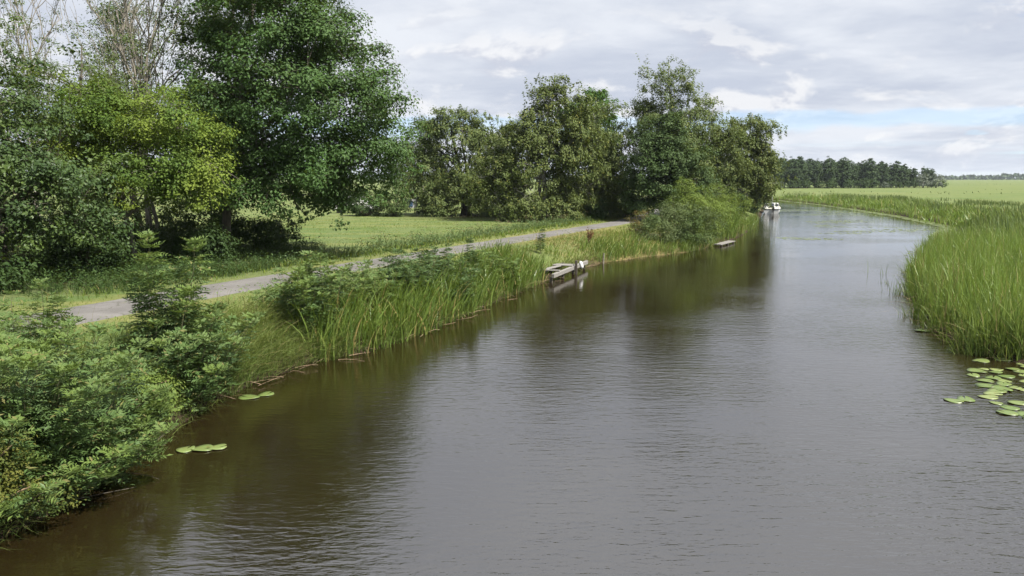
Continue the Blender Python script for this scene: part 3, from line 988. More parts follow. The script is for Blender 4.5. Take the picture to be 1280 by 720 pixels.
for i, (x, y, rx, hz, lab) in enumerate(under):
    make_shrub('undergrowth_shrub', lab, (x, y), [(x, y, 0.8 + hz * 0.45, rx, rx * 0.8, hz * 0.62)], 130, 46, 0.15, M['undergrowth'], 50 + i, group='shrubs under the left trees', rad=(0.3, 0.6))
back = [(-6.9, 73.4, 1.9, 2.4, 'birch2', 'olive green shrub before the left foot of the rounded olive tree'), (-1.6, 72.6, 2.0, 2.8, 'birch2', 'olive green shrub between the rounded olive tree and the broad drooping birch'),
        (0.9, 64.6, 1.9, 2.2, 'birch', 'olive shrub at the meadow foot of the broad drooping birch'), (4.4, 65.6, 1.7, 2.6, 'birch', 'olive shrub at the path foot of the broad drooping birch'),
        (7.2, 68.0, 1.2, 2.2, 'alder', 'small dark green shrub beside the path just before its bend'),
        (-11.2, 73.5, 1.7, 3.4, 'willow', 'light green shrub between the tallest tree and the rounded olive tree'), (-14.2, 75.0, 2.0, 2.6, 'undergrowth', 'dark low shrub hiding the pale vehicle behind the meadow'),
        (-2.6, 78.5, 3.4, 3.0, 'undergrowth', 'dark shrub beneath the rounded olive tree'), (4.6, 71.0, 2.6, 3.2, 'undergrowth', 'dark shrub behind the broad drooping birch'),
        (10.6, 73.6, 2.0, 2.6, 'undergrowth', 'dark shrub at the path bend between the birches'), (17.0, 72.0, 2.0, 2.8, 'undergrowth', 'dark shrub between the tallest birch and the airy birch'),
        (22.0, 78.5, 1.8, 2.6, 'undergrowth', 'dark shrub at the foot of the waterside birch'), (28.3, 90.5, 1.6, 2.4, 'undergrowth', 'dark shrub on the bank before the moored boat'),
        (-8.2, 79.0, 2.6, 3.0, 'undergrowth', 'dark shrub at the left foot of the rounded olive tree')]
for i, (x, y, rx, hz, mt, lab) in enumerate(back):
    make_shrub('waterside_shrub' if x > 15 else 'meadow_shrub', lab, (x, y), [(x, y, 0.8 + hz * 0.45, rx, rx * 0.8, hz * 0.6)], 110, 40, 0.2, M[mt], 60 + i, group='shrubs under the far trees', rad=(0.35, 0.7))

# the big bush on the canal bend
make_shrub('willow_shrub', 'grey-green willow bush at the water, left part of the big canal bush', (10.6, 49.6),
           [(10.4, 48.8, 1.8, 1.9, 1.4, 1.7), (8.7, 47.3, 1.1, 1.3, 1.1, 1.1), (12.2, 50.0, 1.4, 1.5, 1.2, 1.5), (10.8, 47.8, 0.7, 1.6, 0.7, 0.6)], 400, 50, 0.12, M['willow'], 70, asp=0.4, rad=(0.25, 0.5))
make_shrub('alder_shrub', 'yellow-green pointed bush rising at the top of the big canal bush', (11.9, 52.4),
           [(11.9, 52.4, 2.7, 1.3, 1.3, 1.5), (11.6, 52.4, 3.9, 0.6, 0.6, 0.8)], 190, 46, 0.11, M['lime'], 71, asp=0.5, rad=(0.2, 0.45))
make_shrub('dogwood_shrub', 'small reddening bush beside the grey-green willow bush', (8.3, 50.2),
           [(8.3, 50.2, 1.5, 0.8, 0.8, 0.9)], 70, 40, 0.09, M['rusty'], 72, rad=(0.2, 0.4))
make_shrub('alder_shrub', 'bright light green bush sloping down to the water before the birches', (14.6, 57.6),
           [(14.4, 56.4, 2.1, 1.9, 1.7, 1.9), (16.4, 59.6, 1.8, 1.7, 1.7, 1.7), (13.6, 54.2, 1.5, 1.5, 1.4, 1.7)], 400, 46, 0.12, M['lime'], 73, asp=0.35, rad=(0.25, 0.5))


# --- seedlings and shrubs with feathered (pinnate) leaves on the near left bank
def pinnate(g, O, D, L, rng, pairs=5, leaf=0.085, asp=0.34, r=None, droop=0.5):
    """compound leaves: O origins, D outward directions, L lengths"""
    n = len(O)
    D = unit(D)
    side = unit(np.cross(D, UP[None] + rng.normal(size=(n, 3)) * 0.25))
    nrm = unit(np.cross(side, D))
    rr = rng.random(n) if r is None else r
    for i in range(pairs + 1):
        t = 0.25 + 0.75 * i / pairs
        p = O + D * (L * t)[:, None] - UP * (L * droop * t * t)[:, None] * 0.55
        fw = unit(D - UP * droop * t)
        sz = leaf * (0.75 + 0.5 * math.sin(math.pi * min(1, 0.25 + 0.6 * i / pairs))) * rng.uniform(0.85, 1.15, n) * (L / L.mean())
        if i == pairs:
            leaf_block(g, p + fw * sz[:, None] * 0.5, nrm, fw, sz, sz * asp, rng, np.clip(rr + rng.normal(size=n) * 0.08, 0, 1))
        else:
            for s in (-1, 1):
                dr = unit(side * s + fw * 0.55 - UP * 0.15 + rng.normal(size=(n, 3)) * 0.08)
                leaf_block(g, p + dr * sz[:, None] * 0.52, nrm + rng.normal(size=(n, 3)) * 0.18, dr, sz, sz * asp, rng, np.clip(rr + rng.normal(size=n) * 0.08, 0, 1))


def seedling(name, label, base, shoots, leaf, seed, nodes=11, llen=0.34, pairs=5, lsz=0.085, cat='shrub', group=None, whorl=3, tipmat=None):
    """shoots: list of (dx, dy, tip height, bend x, bend y); leaves sit in whorls up each shoot"""
    rng = np.random.default_rng(seed)
    bz = float(height([base])[0]) - 0.04
    root = empty(name, (base[0], base[1], bz), label, cat, group)
    g = Geo(); f = Geo(); tp = Geo()
    for (dx, dy, hh, bx, by) in shoots:
        z0 = float(height([(base[0] + dx, base[1] + dy)])[0]) - bz
        n = 8
        t = np.linspace(0, 1, n)
        p = np.column_stack([dx + bx * t ** 1.5, dy + by * t ** 1.5, max(z0, -0.3) + (hh - max(z0, -0.3)) * t]) + rng.normal(size=(n, 3)) * 0.02
        g.tube(p, np.linspace(0.014, 0.004, n), 4, cap=False)
        ts = np.linspace(0.16, 1.0, nodes)
        O, D, LL, tip = [], [], [], []
        for q, tt in enumerate(ts):
            c = np.array([np.interp(tt, t, p[:, k]) for k in range(3)])
            a0 = rng.random() * 6.28
            w = whorl if tt < 0.97 else whorl + 2
            for kk in range(w):
                a = a0 + kk * 6.28 / w + rng.normal() * 0.25
                el = rng.uniform(0.05, 0.5) + (0.7 if tt > 0.9 else 0)
                O.append(c); D.append((math.cos(a), math.sin(a), el))
                LL.append(llen * (1.1 - 0.45 * tt ** 3) * rng.uniform(0.75, 1.2)); tip.append(tt > 0.82)
        O, D, LL, tip = np.array(O), np.array(D), np.array(LL), np.array(tip)
        if tipmat is None:
            pinnate(f, O, D, LL, rng, pairs, lsz)
        else:
            pinnate(f, O[~tip], D[~tip], LL[~tip], rng, pairs, lsz)
            pinnate(tp, O[tip], D[tip], LL[tip], rng, pairs, lsz * 0.9)
    g.build('stems', M['stem'], root)['kind'] = 'stuff'
    f.build('leaves', leaf, root)
    if tipmat is not None and tp.nv:
        tp.build('young_leaves', tipmat, root)
    return root


def shoots_in(rng, n, rx, ry, h0, h1, out=0.35, wx=0.0, wy=0.0):
    S = []
    for _ in range(n):
        a = rng.random() * 6.28; q = math.sqrt(rng.random())
        dx, dy = q * rx * math.cos(a), q * ry * math.sin(a)
        S.append((dx, dy, rng.uniform(h0, h1) * (1.05 - 0.35 * q), out * dx / max(rx, .1) + wx + rng.normal() * 0.12, out * dy / max(ry, .1) + wy + rng.normal() * 0.12))
    return S


rg = np.random.default_rng(5)
seedling('ash_shrub', 'large leafy bush with feathered leaves in the bottom left corner', (-7.3, 10.9), shoots_in(rg, 62, 1.05, 1.6, 1.2, 2.1, 0.6, 0.28, -0.2), M['shrub'], 81, nodes=15, llen=0.34, lsz=0.086, tipmat=M['shrub_tip'])
seedling('ash_shrub', 'leafy bush hanging low over the water below the bottom left bush', (-6.55, 10.9), shoots_in(rg, 34, 0.45, 1.7, 0.35, 1.0, 0.5, 0.55, -0.25), M['shrub'], 82, nodes=11, llen=0.34, lsz=0.086, tipmat=M['shrub_tip'])
seedling('elder_shrub', 'leafy shrub filling the bank between drooping grass and path below the upright shrub', (-6.3, 21.4), shoots_in(rg, 16, 0.5, 0.6, 0.5, 0.85, 0.4), M['shrub_tip'], 92, nodes=8, llen=0.32, lsz=0.10)
seedling('ash_seedling', 'leafy seedling with rounded top on the bank above the second iris clump', (-2.9, 28.2), shoots_in(rg, 12, 0.4, 0.5, 1.0, 1.5, 0.3), M['shrub'], 93, nodes=9, llen=0.30, lsz=0.10)
seedling('elder_shrub', 'fresh green leafy shrub just behind the first iris clump, nearest the water', (-4.3, 22.4), shoots_in(rg, 22, 0.6, 0.8, 0.9, 1.5, 0.35), M['shrub_tip'], 95, nodes=8, llen=0.32, lsz=0.10)
seedling('elder_shrub', 'fresh green leafy shrub on the bank left of the reed clump by the landing stage', (-0.9, 30.2), shoots_in(rg, 22, 0.8, 0.9, 0.7, 1.25, 0.35), M['shrub_tip'], 96, nodes=7, llen=0.32, lsz=0.11)
seedling('elder_shrub', 'low leafy shrub hiding the near left end of the path', (-10.6, 15.6), shoots_in(rg, 26, 0.9, 0.9, 0.8, 1.4, 0.35), M['shrub'], 97, nodes=9, llen=0.34, lsz=0.09, tipmat=M['shrub_tip'])
seedling('elder_shrub', 'low leafy shrub against the left picture edge before the path', (-9.3, 13.2), shoots_in(rg, 24, 0.9, 0.9, 0.8, 1.3, 0.35), M['shrub'], 98, nodes=9, llen=0.34, lsz=0.09, tipmat=M['shrub_tip'])
make_shrub('hawthorn_shrub', 'small-leaved yellowing shrub cut by the lower left picture edge', (-6.9, 9.1), [(-6.9, 9.2, 1.0, 0.8, 0.7, 0.8), (-6.4, 9.5, 0.4, 0.7, 0.6, 0.4), (-7.2, 10.0, 1.5, 0.4, 0.5, 0.4)], 260, 46, 0.045, M['hawthorn'], 83, rad=(0.12, 0.3), stemmat=M['dead'])
make_shrub('bramble_shrub', 'small-leaved bramble mound between the bottom left bush and the feathery seedling', (-6.75, 13.4), [(-6.7, 13.4, 0.75, 0.6, 0.75, 0.55), (-6.3, 13.3, 0.35, 0.45, 0.6, 0.35)], 130, 44, 0.06, M['lime'], 94, rad=(0.12, 0.28), stemmat=M['dead'])
seedling('ash_seedling', 'tall feathery seedling with two upright tips overlapping the path', (-7.0, 15.3), [(0, 0, 2.85, -0.22, 0.0), (0.3, 0.25, 2.72, 0.22, 0.2), (-0.1, -0.1, 2.5, -0.1, -0.1), (-0.2, 0.2, 2.0, -0.40, 0.1), (0.25, -0.15, 1.85, 0.38, -0.1), (0.1, 0.3, 2.1, 0.0, 0.2)], M['shrub'], 84, nodes=26, llen=0.40, lsz=0.098, tipmat=M['shrub_tip'], whorl=5)
seedling('ash_shrub', 'dense dark leafy bush at the foot of the tall feathery seedling', (-6.75, 15.0), shoots_in(rg, 36, 0.85, 0.95, 0.9, 1.8, 0.5, 0.3, -0.1), M['shrub'], 85, nodes=10, llen=0.36, lsz=0.10, tipmat=M['shrub_tip'])
seedling('elder_shrub', 'upright leafy shrub on the bank between the drooping grass and the first iris clump', (-5.2, 20.2), shoots_in(rg, 34, 0.6, 0.75, 1.3, 2.2, 0.25, 0.1, 0), M['shrub'], 86, nodes=11, llen=0.34, lsz=0.10, tipmat=M['shrub_tip'])
seedling('elder_shrub', 'small leafy shrub on the bank behind the first iris clump', (-3.55, 24.6), shoots_in(rg, 24, 0.6, 0.8, 1.1, 1.85, 0.35), M['shrub'], 87, nodes=9, llen=0.34, lsz=0.11)
seedling('elder_shrub', 'low spreading leafy shrub between the two iris clumps', (-2.3, 26.4), shoots_in(rg, 34, 0.9, 1.3, 0.9, 1.55, 0.4), M['shrub'], 88, nodes=8, llen=0.34, lsz=0.11)
seedling('ash_seedling', 'slender dark seedling overlapping the path above the low spreading shrub', (-1.65, 29.6), [(0, 0, 1.55, 0.05, 0), (0.12, 0.1, 1.05, 0.1, 0.1)], M['shrub'], 89, nodes=18, llen=0.26, lsz=0.09, whorl=5)
seedling('ash_seedling', 'slender dark seedling on the grass above the wooden landing stage', (1.4, 38.6), [(0, 0, 1.25, 0.12, 0)], M['shrub'], 90, nodes=18, llen=0.22, lsz=0.085, whorl=4)
seedling('ash_seedling', 'single pale fern-like seedling before the path at far left', (-10.0, 16.2), [(0, 0, 1.45, 0.05, 0.0), (0.2, 0.1, 1.1, 0.1, 0)], M['shrub_tip'], 91, nodes=18, llen=0.36, lsz=0.09, whorl=4)


# ------------------------------------------------------------------ reeds, irises, grasses


def sample(n, x0, x1, y0, y1, rng):
    return np.column_stack([rng.uniform(x0, x1, n), rng.uniform(y0, y1, n)])


def put_on(P, sink=0.05):
    return np.column_stack([P, np.maximum(height(P), -0.25) - sink])


def cdir(rng, n, bx=0.0, by=0.0):
    d = rng.normal(size=(n, 2)) + np.array([bx, by])
    return d / (np.linalg.norm(d, axis=1)[:, None] + 1e-9)


def clump(name, label, pts, h, w, lean, mat, seed, bias=(0.6, -0.3), cat='reed clump', group='clumps along the left bank', seg=4, dead=0.06):
    rng = np.random.default_rng(seed)
    pts = np.asarray(pts)
    c = pts.mean(0)
    bz = float(height([c])[0])
    root = empty(name, (c[0], c[1], bz), label, cat, group)
    n = len(pts)
    B = put_on(pts) - np.array([c[0], c[1], bz])
    k = rng.random(n) < dead
    g = Geo()
    blades(g, B[~k], rng.uniform(*h, (~k).sum()), rng.uniform(0.7, 1.3, (~k).sum()) * w, cdir(rng, (~k).sum(), *bias), rng.uniform(*lean, (~k).sum()), rng, seg)
    g.build('blades', mat, root)
    if k.sum() < 60:
        return root
    d = Geo()
    blades(d, B[k], rng.uniform(*h, k.sum()) * 0.75, w * 0.7, cdir(rng, k.sum(), *bias), rng.uniform(0.6, 1.3, k.sum()), rng, seg)
    d.build('dead_blades', M['straw'], root)
    return root


def along_left(n, y0, y1, s0, s1, rng):
    """points on the left bank between y0 and y1, s0..s1 metres inland from the water's edge"""
    t = rng.uniform(y0, y1, n)
    x = np.interp(t, LEFT[:, 1], LEFT[:, 0])
    P = np.column_stack([x, t])
    tan = unit(np.column_stack([np.interp(t + .5, LEFT[:, 1], LEFT[:, 0]) - np.interp(t - .5, LEFT[:, 1], LEFT[:, 0]), np.ones(n)]))
    nor = np.column_stack([-tan[:, 1], tan[:, 0]])
    return P + nor * rng.uniform(s0, s1, n)[:, None]


rg = np.random.default_rng(77)
clump('drooping_grass', 'mound of long pale grass drooping towards the water beside the feathery seedling', along_left(5200, 15.6, 19.4, -0.1, 2.7, rg), (0.55, 1.05), 0.016, (0.55, 1.25), M['sedge'], 101, bias=(1.4, -0.8), cat='grass clump', dead=0.08)
clump('drooping_grass', 'tangled grass mound above the bottom left bush', along_left(3400, 9.0, 15.4, 0.4, 3.0, rg), (0.5, 1.0), 0.016, (0.4, 1.2), M['sedge'], 102, bias=(1.0, -0.5), cat='grass clump', dead=0.10)
clump('iris_clump', 'first tall iris clump from the left, right of the upright leafy shrub', along_left(950, 18.7, 22.8, -0.25, 1.2, rg), (0.8, 1.65), 0.040, (0.15, 0.6), M['iris'], 103)
clump('iris_clump', 'second iris clump from the left, between leafy shrub and reed clump', along_left(950, 23.2, 28.4, -0.2, 1.1, rg), (0.75, 1.55), 0.040, (0.15, 0.6), M['iris'], 104)
clump('reed_clump', 'dense bright reed clump just left of the wooden landing stage', along_left(1500, 28.8, 34.2, -0.2, 2.1, rg), (0.75, 1.5), 0.040, (0.15, 0.55), M['iris'], 105)
clump('reed_clump', 'bright green reed clump at the water right of the wooden landing stage', along_left(800, 41.0, 45.2, -0.1, 1.6, rg), (0.7, 1.15), 0.032, (0.2, 0.7), M['iris'], 106)
clump('reed_clump', 'low reed fringe at the foot of the big canal bush', along_left(900, 45.4, 52.5, -0.2, 0.8, rg), (0.5, 0.9), 0.034, (0.2, 0.8), M['reed'], 107)
clump('reed_clump', 'tall bright reed clump on the sloping right side of the big canal bush', along_left(1500, 54.0, 64.0, 0.0, 2.4, rg), (1.3, 2.2), 0.040, (0.1, 0.4), M['reed'], 108)
clump('reed_clump', 'short reed fringe below the waterside birch', along_left(500, 65.0, 80.0, -0.2, 0.6, rg), (0.6, 1.2), 0.045, (0.1, 0.5), M['reed'], 109)

clump('drooping_grass', 'fringe of grass hanging over the water edge at the bottom left', along_left(900, 8.4, 15.5, -0.1, 0.45, rg), (0.35, 0.7), 0.014, (0.6, 1.4), M['sedge'], 110, bias=(1.6, -0.5), cat='grass clump', dead=0.1)
clump('drooping_grass', 'grass fringe hanging over the water edge between the shrubs and the landing stage', along_left(2200, 17.0, 33.0, -0.1, 0.5, rg), (0.3, 0.65), 0.018, (0.6, 1.4), M['sedge'], 111, bias=(1.6, -0.5), cat='grass clump', dead=0.15)
clump('drooping_grass', 'grass fringe at the water edge right of the landing stage', along_left(900, 36.5, 46.0, -0.1, 0.6, rg), (0.25, 0.55), 0.026, (0.6, 1.4), M['sedge'], 112, bias=(1.6, -0.5), cat='grass clump', dead=0.2)

clump('wild_grass', 'tall wild grass tuft at the near left end of the path', np.column_stack([rg.normal(-11.3, 0.5, 700), rg.normal(16.4, 0.8, 700)]), (0.4, 0.9), 0.014, (0.2, 0.9), M['sedge'], 113, bias=(0, 0), cat='grass clump', dead=0.15)

# dead dock plant by the landing stage
rg = np.random.default_rng(120)
dk = empty('dock_plant', (4.35, 43.4, float(height([(4.35, 43.4)])[0])), 'withered rusty brown dock plant behind the landing stage', 'plant')
g = Geo(); f = Geo()
for i in range(5):
    a = i * 1.3
    p = curve_pts((0, 0, -0.05), (0.16 * math.cos(a), 0.16 * math.sin(a), 0.75 + 0.1 * (i % 3)), 0.02, rg, 5)
    g.tube(p, np.linspace(0.012, 0.005, 5), 4, cap=False)
    n = 70
    t = rg.uniform(0.35, 1, n)
    c = np.column_stack([np.interp(t, np.linspace(0, 1, 5), p[:, k]) for k in range(3)]) + rg.normal(size=(n, 3)) * 0.05
    leaf_block(f, c, rand_dirs(rg, n), rand_dirs(rg, n), 0.09, 0.05, rg)
g.build('stems', M['dead'], dk)
m_, gg, oo = new_mat('rusty seeds')
pr = gg.n('ShaderNodeBsdfPrincipled'); pr.inputs['Base Color'].default_value = (0.13, 0.048, 0.02, 1); pr.inputs['Roughness'].default_value = 0.9
gg.l(pr.outputs[0], oo.inputs[0])
f.build('seed_heads', m_, dk)['kind'] = 'stuff'


def river_right_x(y):
    A = RIGHT[::-1]
    A = A[(A[:, 1] >= -60) & (A[:, 1] <= 162)]
    return np.interp(y, A[:, 1], A[:, 0])


def reed_bed():
    rng = np.random.default_rng(130)
    g = Geo()
    # dense front: along the edge, then thinner inland
    def along(n, y0, y1, s0, s1, pw=1.0):
        y = y0 + (y1 - y0) * rng.random(n) ** 1.35
        s = s0 + (s1 - s0) * rng.random(n) ** pw
        rag = np.clip(1.2 - s * 0.4, 0, 1) * (0.38 * np.sin(y * 1.9 + np.sin(y * 0.8) * 2) + 0.25 * np.sin(y * 4.7 + 1))
        return np.column_stack([river_right_x(y) + s * 1.12 + 0.25 + rag, y - s * 0.25]), s
    P, s = along(13500, 18.6, 48, -0.15, 5.0, 1.2)
    n = len(P)
    blades(g, put_on(P), rng.uniform(0.95, 1.85, n), rng.uniform(0.018, 0.040, n), cdir(rng, n, -0.15, -0.1), rng.uniform(0.03, 0.55, n) ** 1.2, rng, 4)
    P, s = along(20000, 17, 75, 2, 24, 0.9)
    P = P[(P[:, 0] < P[:, 1] * 0.72 + 4)]
    n = len(P)
    blades(g, put_on(P), rng.uniform(0.95, 1.7, n) * (1 + 0.15 * vnoise(P[:, 0], P[:, 1], 0.5, 3)) * np.interp(P[:, 1], [30, 45, 65], [1.0, 0.85, 0.6]), rng.uniform(0.034, 0.07, n), cdir(rng, n, -0.5, 0.1), rng.uniform(0.15, 0.8, n), rng, 3)
    # ragged outer fringe leaning over the water, dead stems included
    P, s = along(1500, 18.6, 40, -0.5, 0.4)
    n = len(P)
    blades(g, put_on(P), rng.uniform(0.5, 1.3, n), rng.uniform(0.012, 0.026, n), cdir(rng, n, -0.8, -0.4), rng.uniform(0.1, 0.8, n), rng, 4)
    dd = Geo()
    Pd, sd = along(900, 18.6, 45, -0.35, 3.0, 1.2)
    nd = len(Pd)
    blades(dd, put_on(Pd), rng.uniform(0.6, 1.5, nd), rng.uniform(0.014, 0.03, nd), cdir(rng, nd, -0.8, -0.2), rng.uniform(0.2, 1.5, nd), rng, 4)
    tag(dd.build('dead_reeds', M['straw']), 'brown dead stalks bent among the right reeds', 'reeds', kind='stuff')
    # shaggy humps further along the bank
    P, s = along(9500, 68, 162, -0.55, 9, 1.0)
    n = len(P)
    hh = 0.65 + 0.8 * (vnoise(P[:, 0], P[:, 1], 0.5, 6) + 0.25)
    blades(g, put_on(P), np.clip(hh, 0.3, 1.5) * rng.uniform(0.8, 1.25, n), rng.uniform(0.07, 0.13, n), cdir(rng, n, -0.3, 0), rng.uniform(0.1, 0.6, n), rng, 2)
    o = g.build('reed_bed', M['reed'])
    tag(o, 'tall bright green reed bed along the right bank', 'reed bed', kind='stuff')
    # duller, taller plumed reed further back
    g = Geo()
    P, s = along(16000, 46, 165, 1.2, 22, 0.9)
    keep = ((vnoise(P[:, 0], P[:, 1], 0.2, 9) > np.where(P[:, 1] < 85, -0.35, 0.1)) & (P[:, 0] < P[:, 1] * 0.75 + 4))
    P = P[keep]; n = len(P)
    hh = rng.uniform(0.8, 1.5, n) * np.clip(1.3 - s[keep] * 0.03, 0.6, 1.15)
    ld = cdir(rng, n, -0.9, 0.2); le = rng.uniform(0.1, 0.4, n)
    blades(g, put_on(P), hh, rng.uniform(0.06, 0.12, n), ld, le, rng, 3)
    o = g.build('plumed_reeds', M['reed_dark'])
    tag(o, 'duller grey-green reeds behind the bright reed bed', 'reeds', kind='stuff')


reed_bed()

# lone reed stalks standing in the water off the right reeds
for (x, y, n, h, lab) in [(17.6, 36.6, 7, 0.95, 'few thin reed stalks standing alone in open water'), (15.1, 30.0, 40, 0.85, 'small reed tuft standing in the water just off the reed bed'),
                          (16.0, 33.0, 22, 0.5, 'sparse short reeds in the water between tuft and reed bed')]:
    rg = np.random.default_rng(int(x * 10))
    pp = np.column_stack([x + rg.normal(size=n) * 0.16 * (1 if n > 10 else 1.2), y + rg.normal(size=n) * 0.35])
    clump('water_reed', lab, pp, (h * 0.6, h * 1.3), 0.022, (0.05, 0.35), M['reed'], int(x * 7), bias=(0, 0), cat='reed clump', group='reeds standing in the water', dead=0.05)


def verge():
    """grass on both sides of the path and down to the left bank"""
    rng = np.random.default_rng(140)
    g = Geo()
    # near bank between path and water
    P = sample(110000, -15, 14, 9, 62, rng)
    s = shore(P); dp = seg_dist(P, PATHC)
    xl = np.interp(P[:, 1], PATHC[:, 1], PATHC[:, 0])
    dens = np.clip(22.0 / P[:, 1], 0.2, 1.0) * np.clip(0.75 + 0.6 * vnoise(P[:, 0], P[:, 1], 1.3, 11), 0.2, 1)
    ok = (s > 0.05) & (dp > np.interp(P[:, 1], [24, 35], [1.34, 1.16]) + 0.16 * vnoise(P[:, 0], P[:, 1], 1.7, 7)) & (P[:, 0] > xl) & (rng.random(len(P)) < dens)
    P = P[ok]; n = len(P)
    dpk = seg_dist(P, PATHC)
    hh = np.clip(0.05 + 0.10 * (dpk - 1.2), 0.06, 0.42) * rng.uniform(0.6, 1.4, n) * (1 + 0.45 * vnoise(P[:, 0], P[:, 1], 1.1, 13))
    blades(g, put_on(P, 0.02), hh, np.clip(P[:, 1] * 0.00085, 0.010, 0.034), cdir(rng, n, 0.4, -0.1), rng.uniform(0.2, 0.9, n), rng, 2)
    # left verge of the path
    P = sample(60000, -20, 14, 12, 72, rng)
    dp = seg_dist(P, PATHC)
    xl = np.interp(P[:, 1], PATHC[:, 1], PATHC[:, 0])
    ok = (dp > np.interp(P[:, 1], [24, 35], [1.34, 1.16]) + 0.16 * vnoise(P[:, 0], P[:, 1], 1.7, 3)) & (dp < 3.2) & (P[:, 0] < xl)
    P = P[ok]; n = len(P)
    dpk = seg_dist(P, PATHC)
    hh = np.clip(0.10 + 0.16 * (dpk - 1.2), 0.08, 0.4) * rng.uniform(0.7, 1.35, n)
    blades(g, put_on(P, 0.02), hh, np.clip(P[:, 1] * 0.00095, 0.012, 0.05), cdir(rng, n), rng.uniform(0.2, 0.9, n), rng, 2)
    # a thin cover on the meadow so that its edge is not flat
    P = sample(30000, -24, 10, 36, 74, rng)
    dp = seg_dist(P, PATHC)
    xl = np.interp(P[:, 1], PATHC[:, 1], PATHC[:, 0])
    ok = (dp > 3) & (P[:, 0] < xl)
    P = P[ok]; n = len(P)
    blades(g, put_on(P, 0.02), rng.uniform(0.05, 0.12, n) * (1.3 + 0.9 * vnoise(P[:, 0], P[:, 1], 0.7, 17)), 0.05, cdir(rng, n), rng.uniform(0.4, 1.0, n), rng, 1)
    o = g.build('grass', M['grass'])
    tag(o, 'green grass on the bank and the path verges', 'grass', kind='stuff')
    # dry grass patch by the landing stage
    g = Geo()
    P = np.column_stack([rng.normal(5.2, 2.4, 7000), rng.normal(46.0, 4.2, 7000)])
    ok = (shore(P) > 0.3) & (seg_dist(P, PATHC) > 1.3) & (P[:, 0] > np.interp(P[:, 1], PATHC[:, 1], PATHC[:, 0]))
    P = P[ok]; n = len(P)
    blades(g, put_on(P, 0.02), rng.uniform(0.12, 0.32, n), 0.03, cdir(rng, n), rng.uniform(0.3, 1.0, n), rng, 2)
    o = g.build('dry_grass', M['straw'])
    tag(o, 'dry straw coloured grass patch behind the landing stage', 'dry grass', kind='stuff')


verge()


def ditch_weeds():
    rng = np.random.default_rng(150)
    g = Geo(); lf = Geo(); pl = Geo()
    P = sample(60000, -20, 12, 26, 72, rng)
    dp = seg_dist(P, PATHC)
    xl = np.interp(P[:, 1], PATHC[:, 1], PATHC[:, 0])
    ok = (dp > 2.3) & (dp < 5.4) & (P[:, 0] < xl) & (rng.random(len(P)) < np.clip(1.0 - abs(dp - 3.9) / 2.2, 0, 1)) & (vnoise(P[:, 0], P[:, 1], 0.6, 2) > -0.55)
    P = P[ok][:12000]; n = len(P)
    dk = seg_dist(P, PATHC)
    hh = np.clip(1.05 - 0.32 * abs(dk - 4.1), 0.35, 1.1) * rng.uniform(0.6, 1.25, n) * (0.8 + 0.35 * vnoise(P[:, 0], P[:, 1], 0.9, 4))
    hh = np.clip(hh, 0.25, 1.3) * np.interp(P[:, 1], [26, 34, 40], [0.45, 0.75, 1.0])
    B = put_on(P, 0.03)
    blades(g, B, hh, rng.uniform(0.025, 0.05, n), cdir(rng, n, 0.7, 0.2), rng.uniform(0.15, 0.6, n), rng, 3)
    # broad leaves of thistle, nettle and meadowsweet among the stalks
    sel = rng.random(n) < 0.55
    Bs = B[sel]; hs = hh[sel]
    for k in range(3):
        c = Bs + UP * (hs * rng.uniform(0.3, 0.95, len(Bs)))[:, None] + rng.normal(size=Bs.shape) * 0.09
        leaf_block(lf, c, rand_dirs(rng, len(c)) * 0.6 + UP * 0.8, rand_dirs(rng, len(c)), rng.uniform(0.09, 0.17, len(c)), 0.06, rng)
    sp = np.where((rng.random(n) < 0.10) & (P[:, 1] > 38) & (hh > 0.7))[0]
    for k in range(6):
        c = B[sp] + UP * (hh[sp] + k * 0.035)[:, None] + rng.normal(size=(len(sp), 3)) * 0.025 + np.array([0.05 * k, 0.02 * k, -0.01 * k * k])
        leaf_block(pl, c, rand_dirs(rng, len(c)), rand_dirs(rng, len(c)) + UP, 0.10, 0.04, rng)
    tag(g.build('ditch_reeds', M['reed_dark']), 'reeds and stalks in the ditch between path and meadow', 'reeds', kind='stuff')
    tag(lf.build('ditch_weeds', M['shrub']), 'leafy weeds in the ditch between path and meadow', 'weeds', kind='stuff')
    tag(pl.build('reed_plumes', M['plume']), 'brownish plumes over the ditch reeds', 'plumes', kind='stuff')


ditch_weeds()


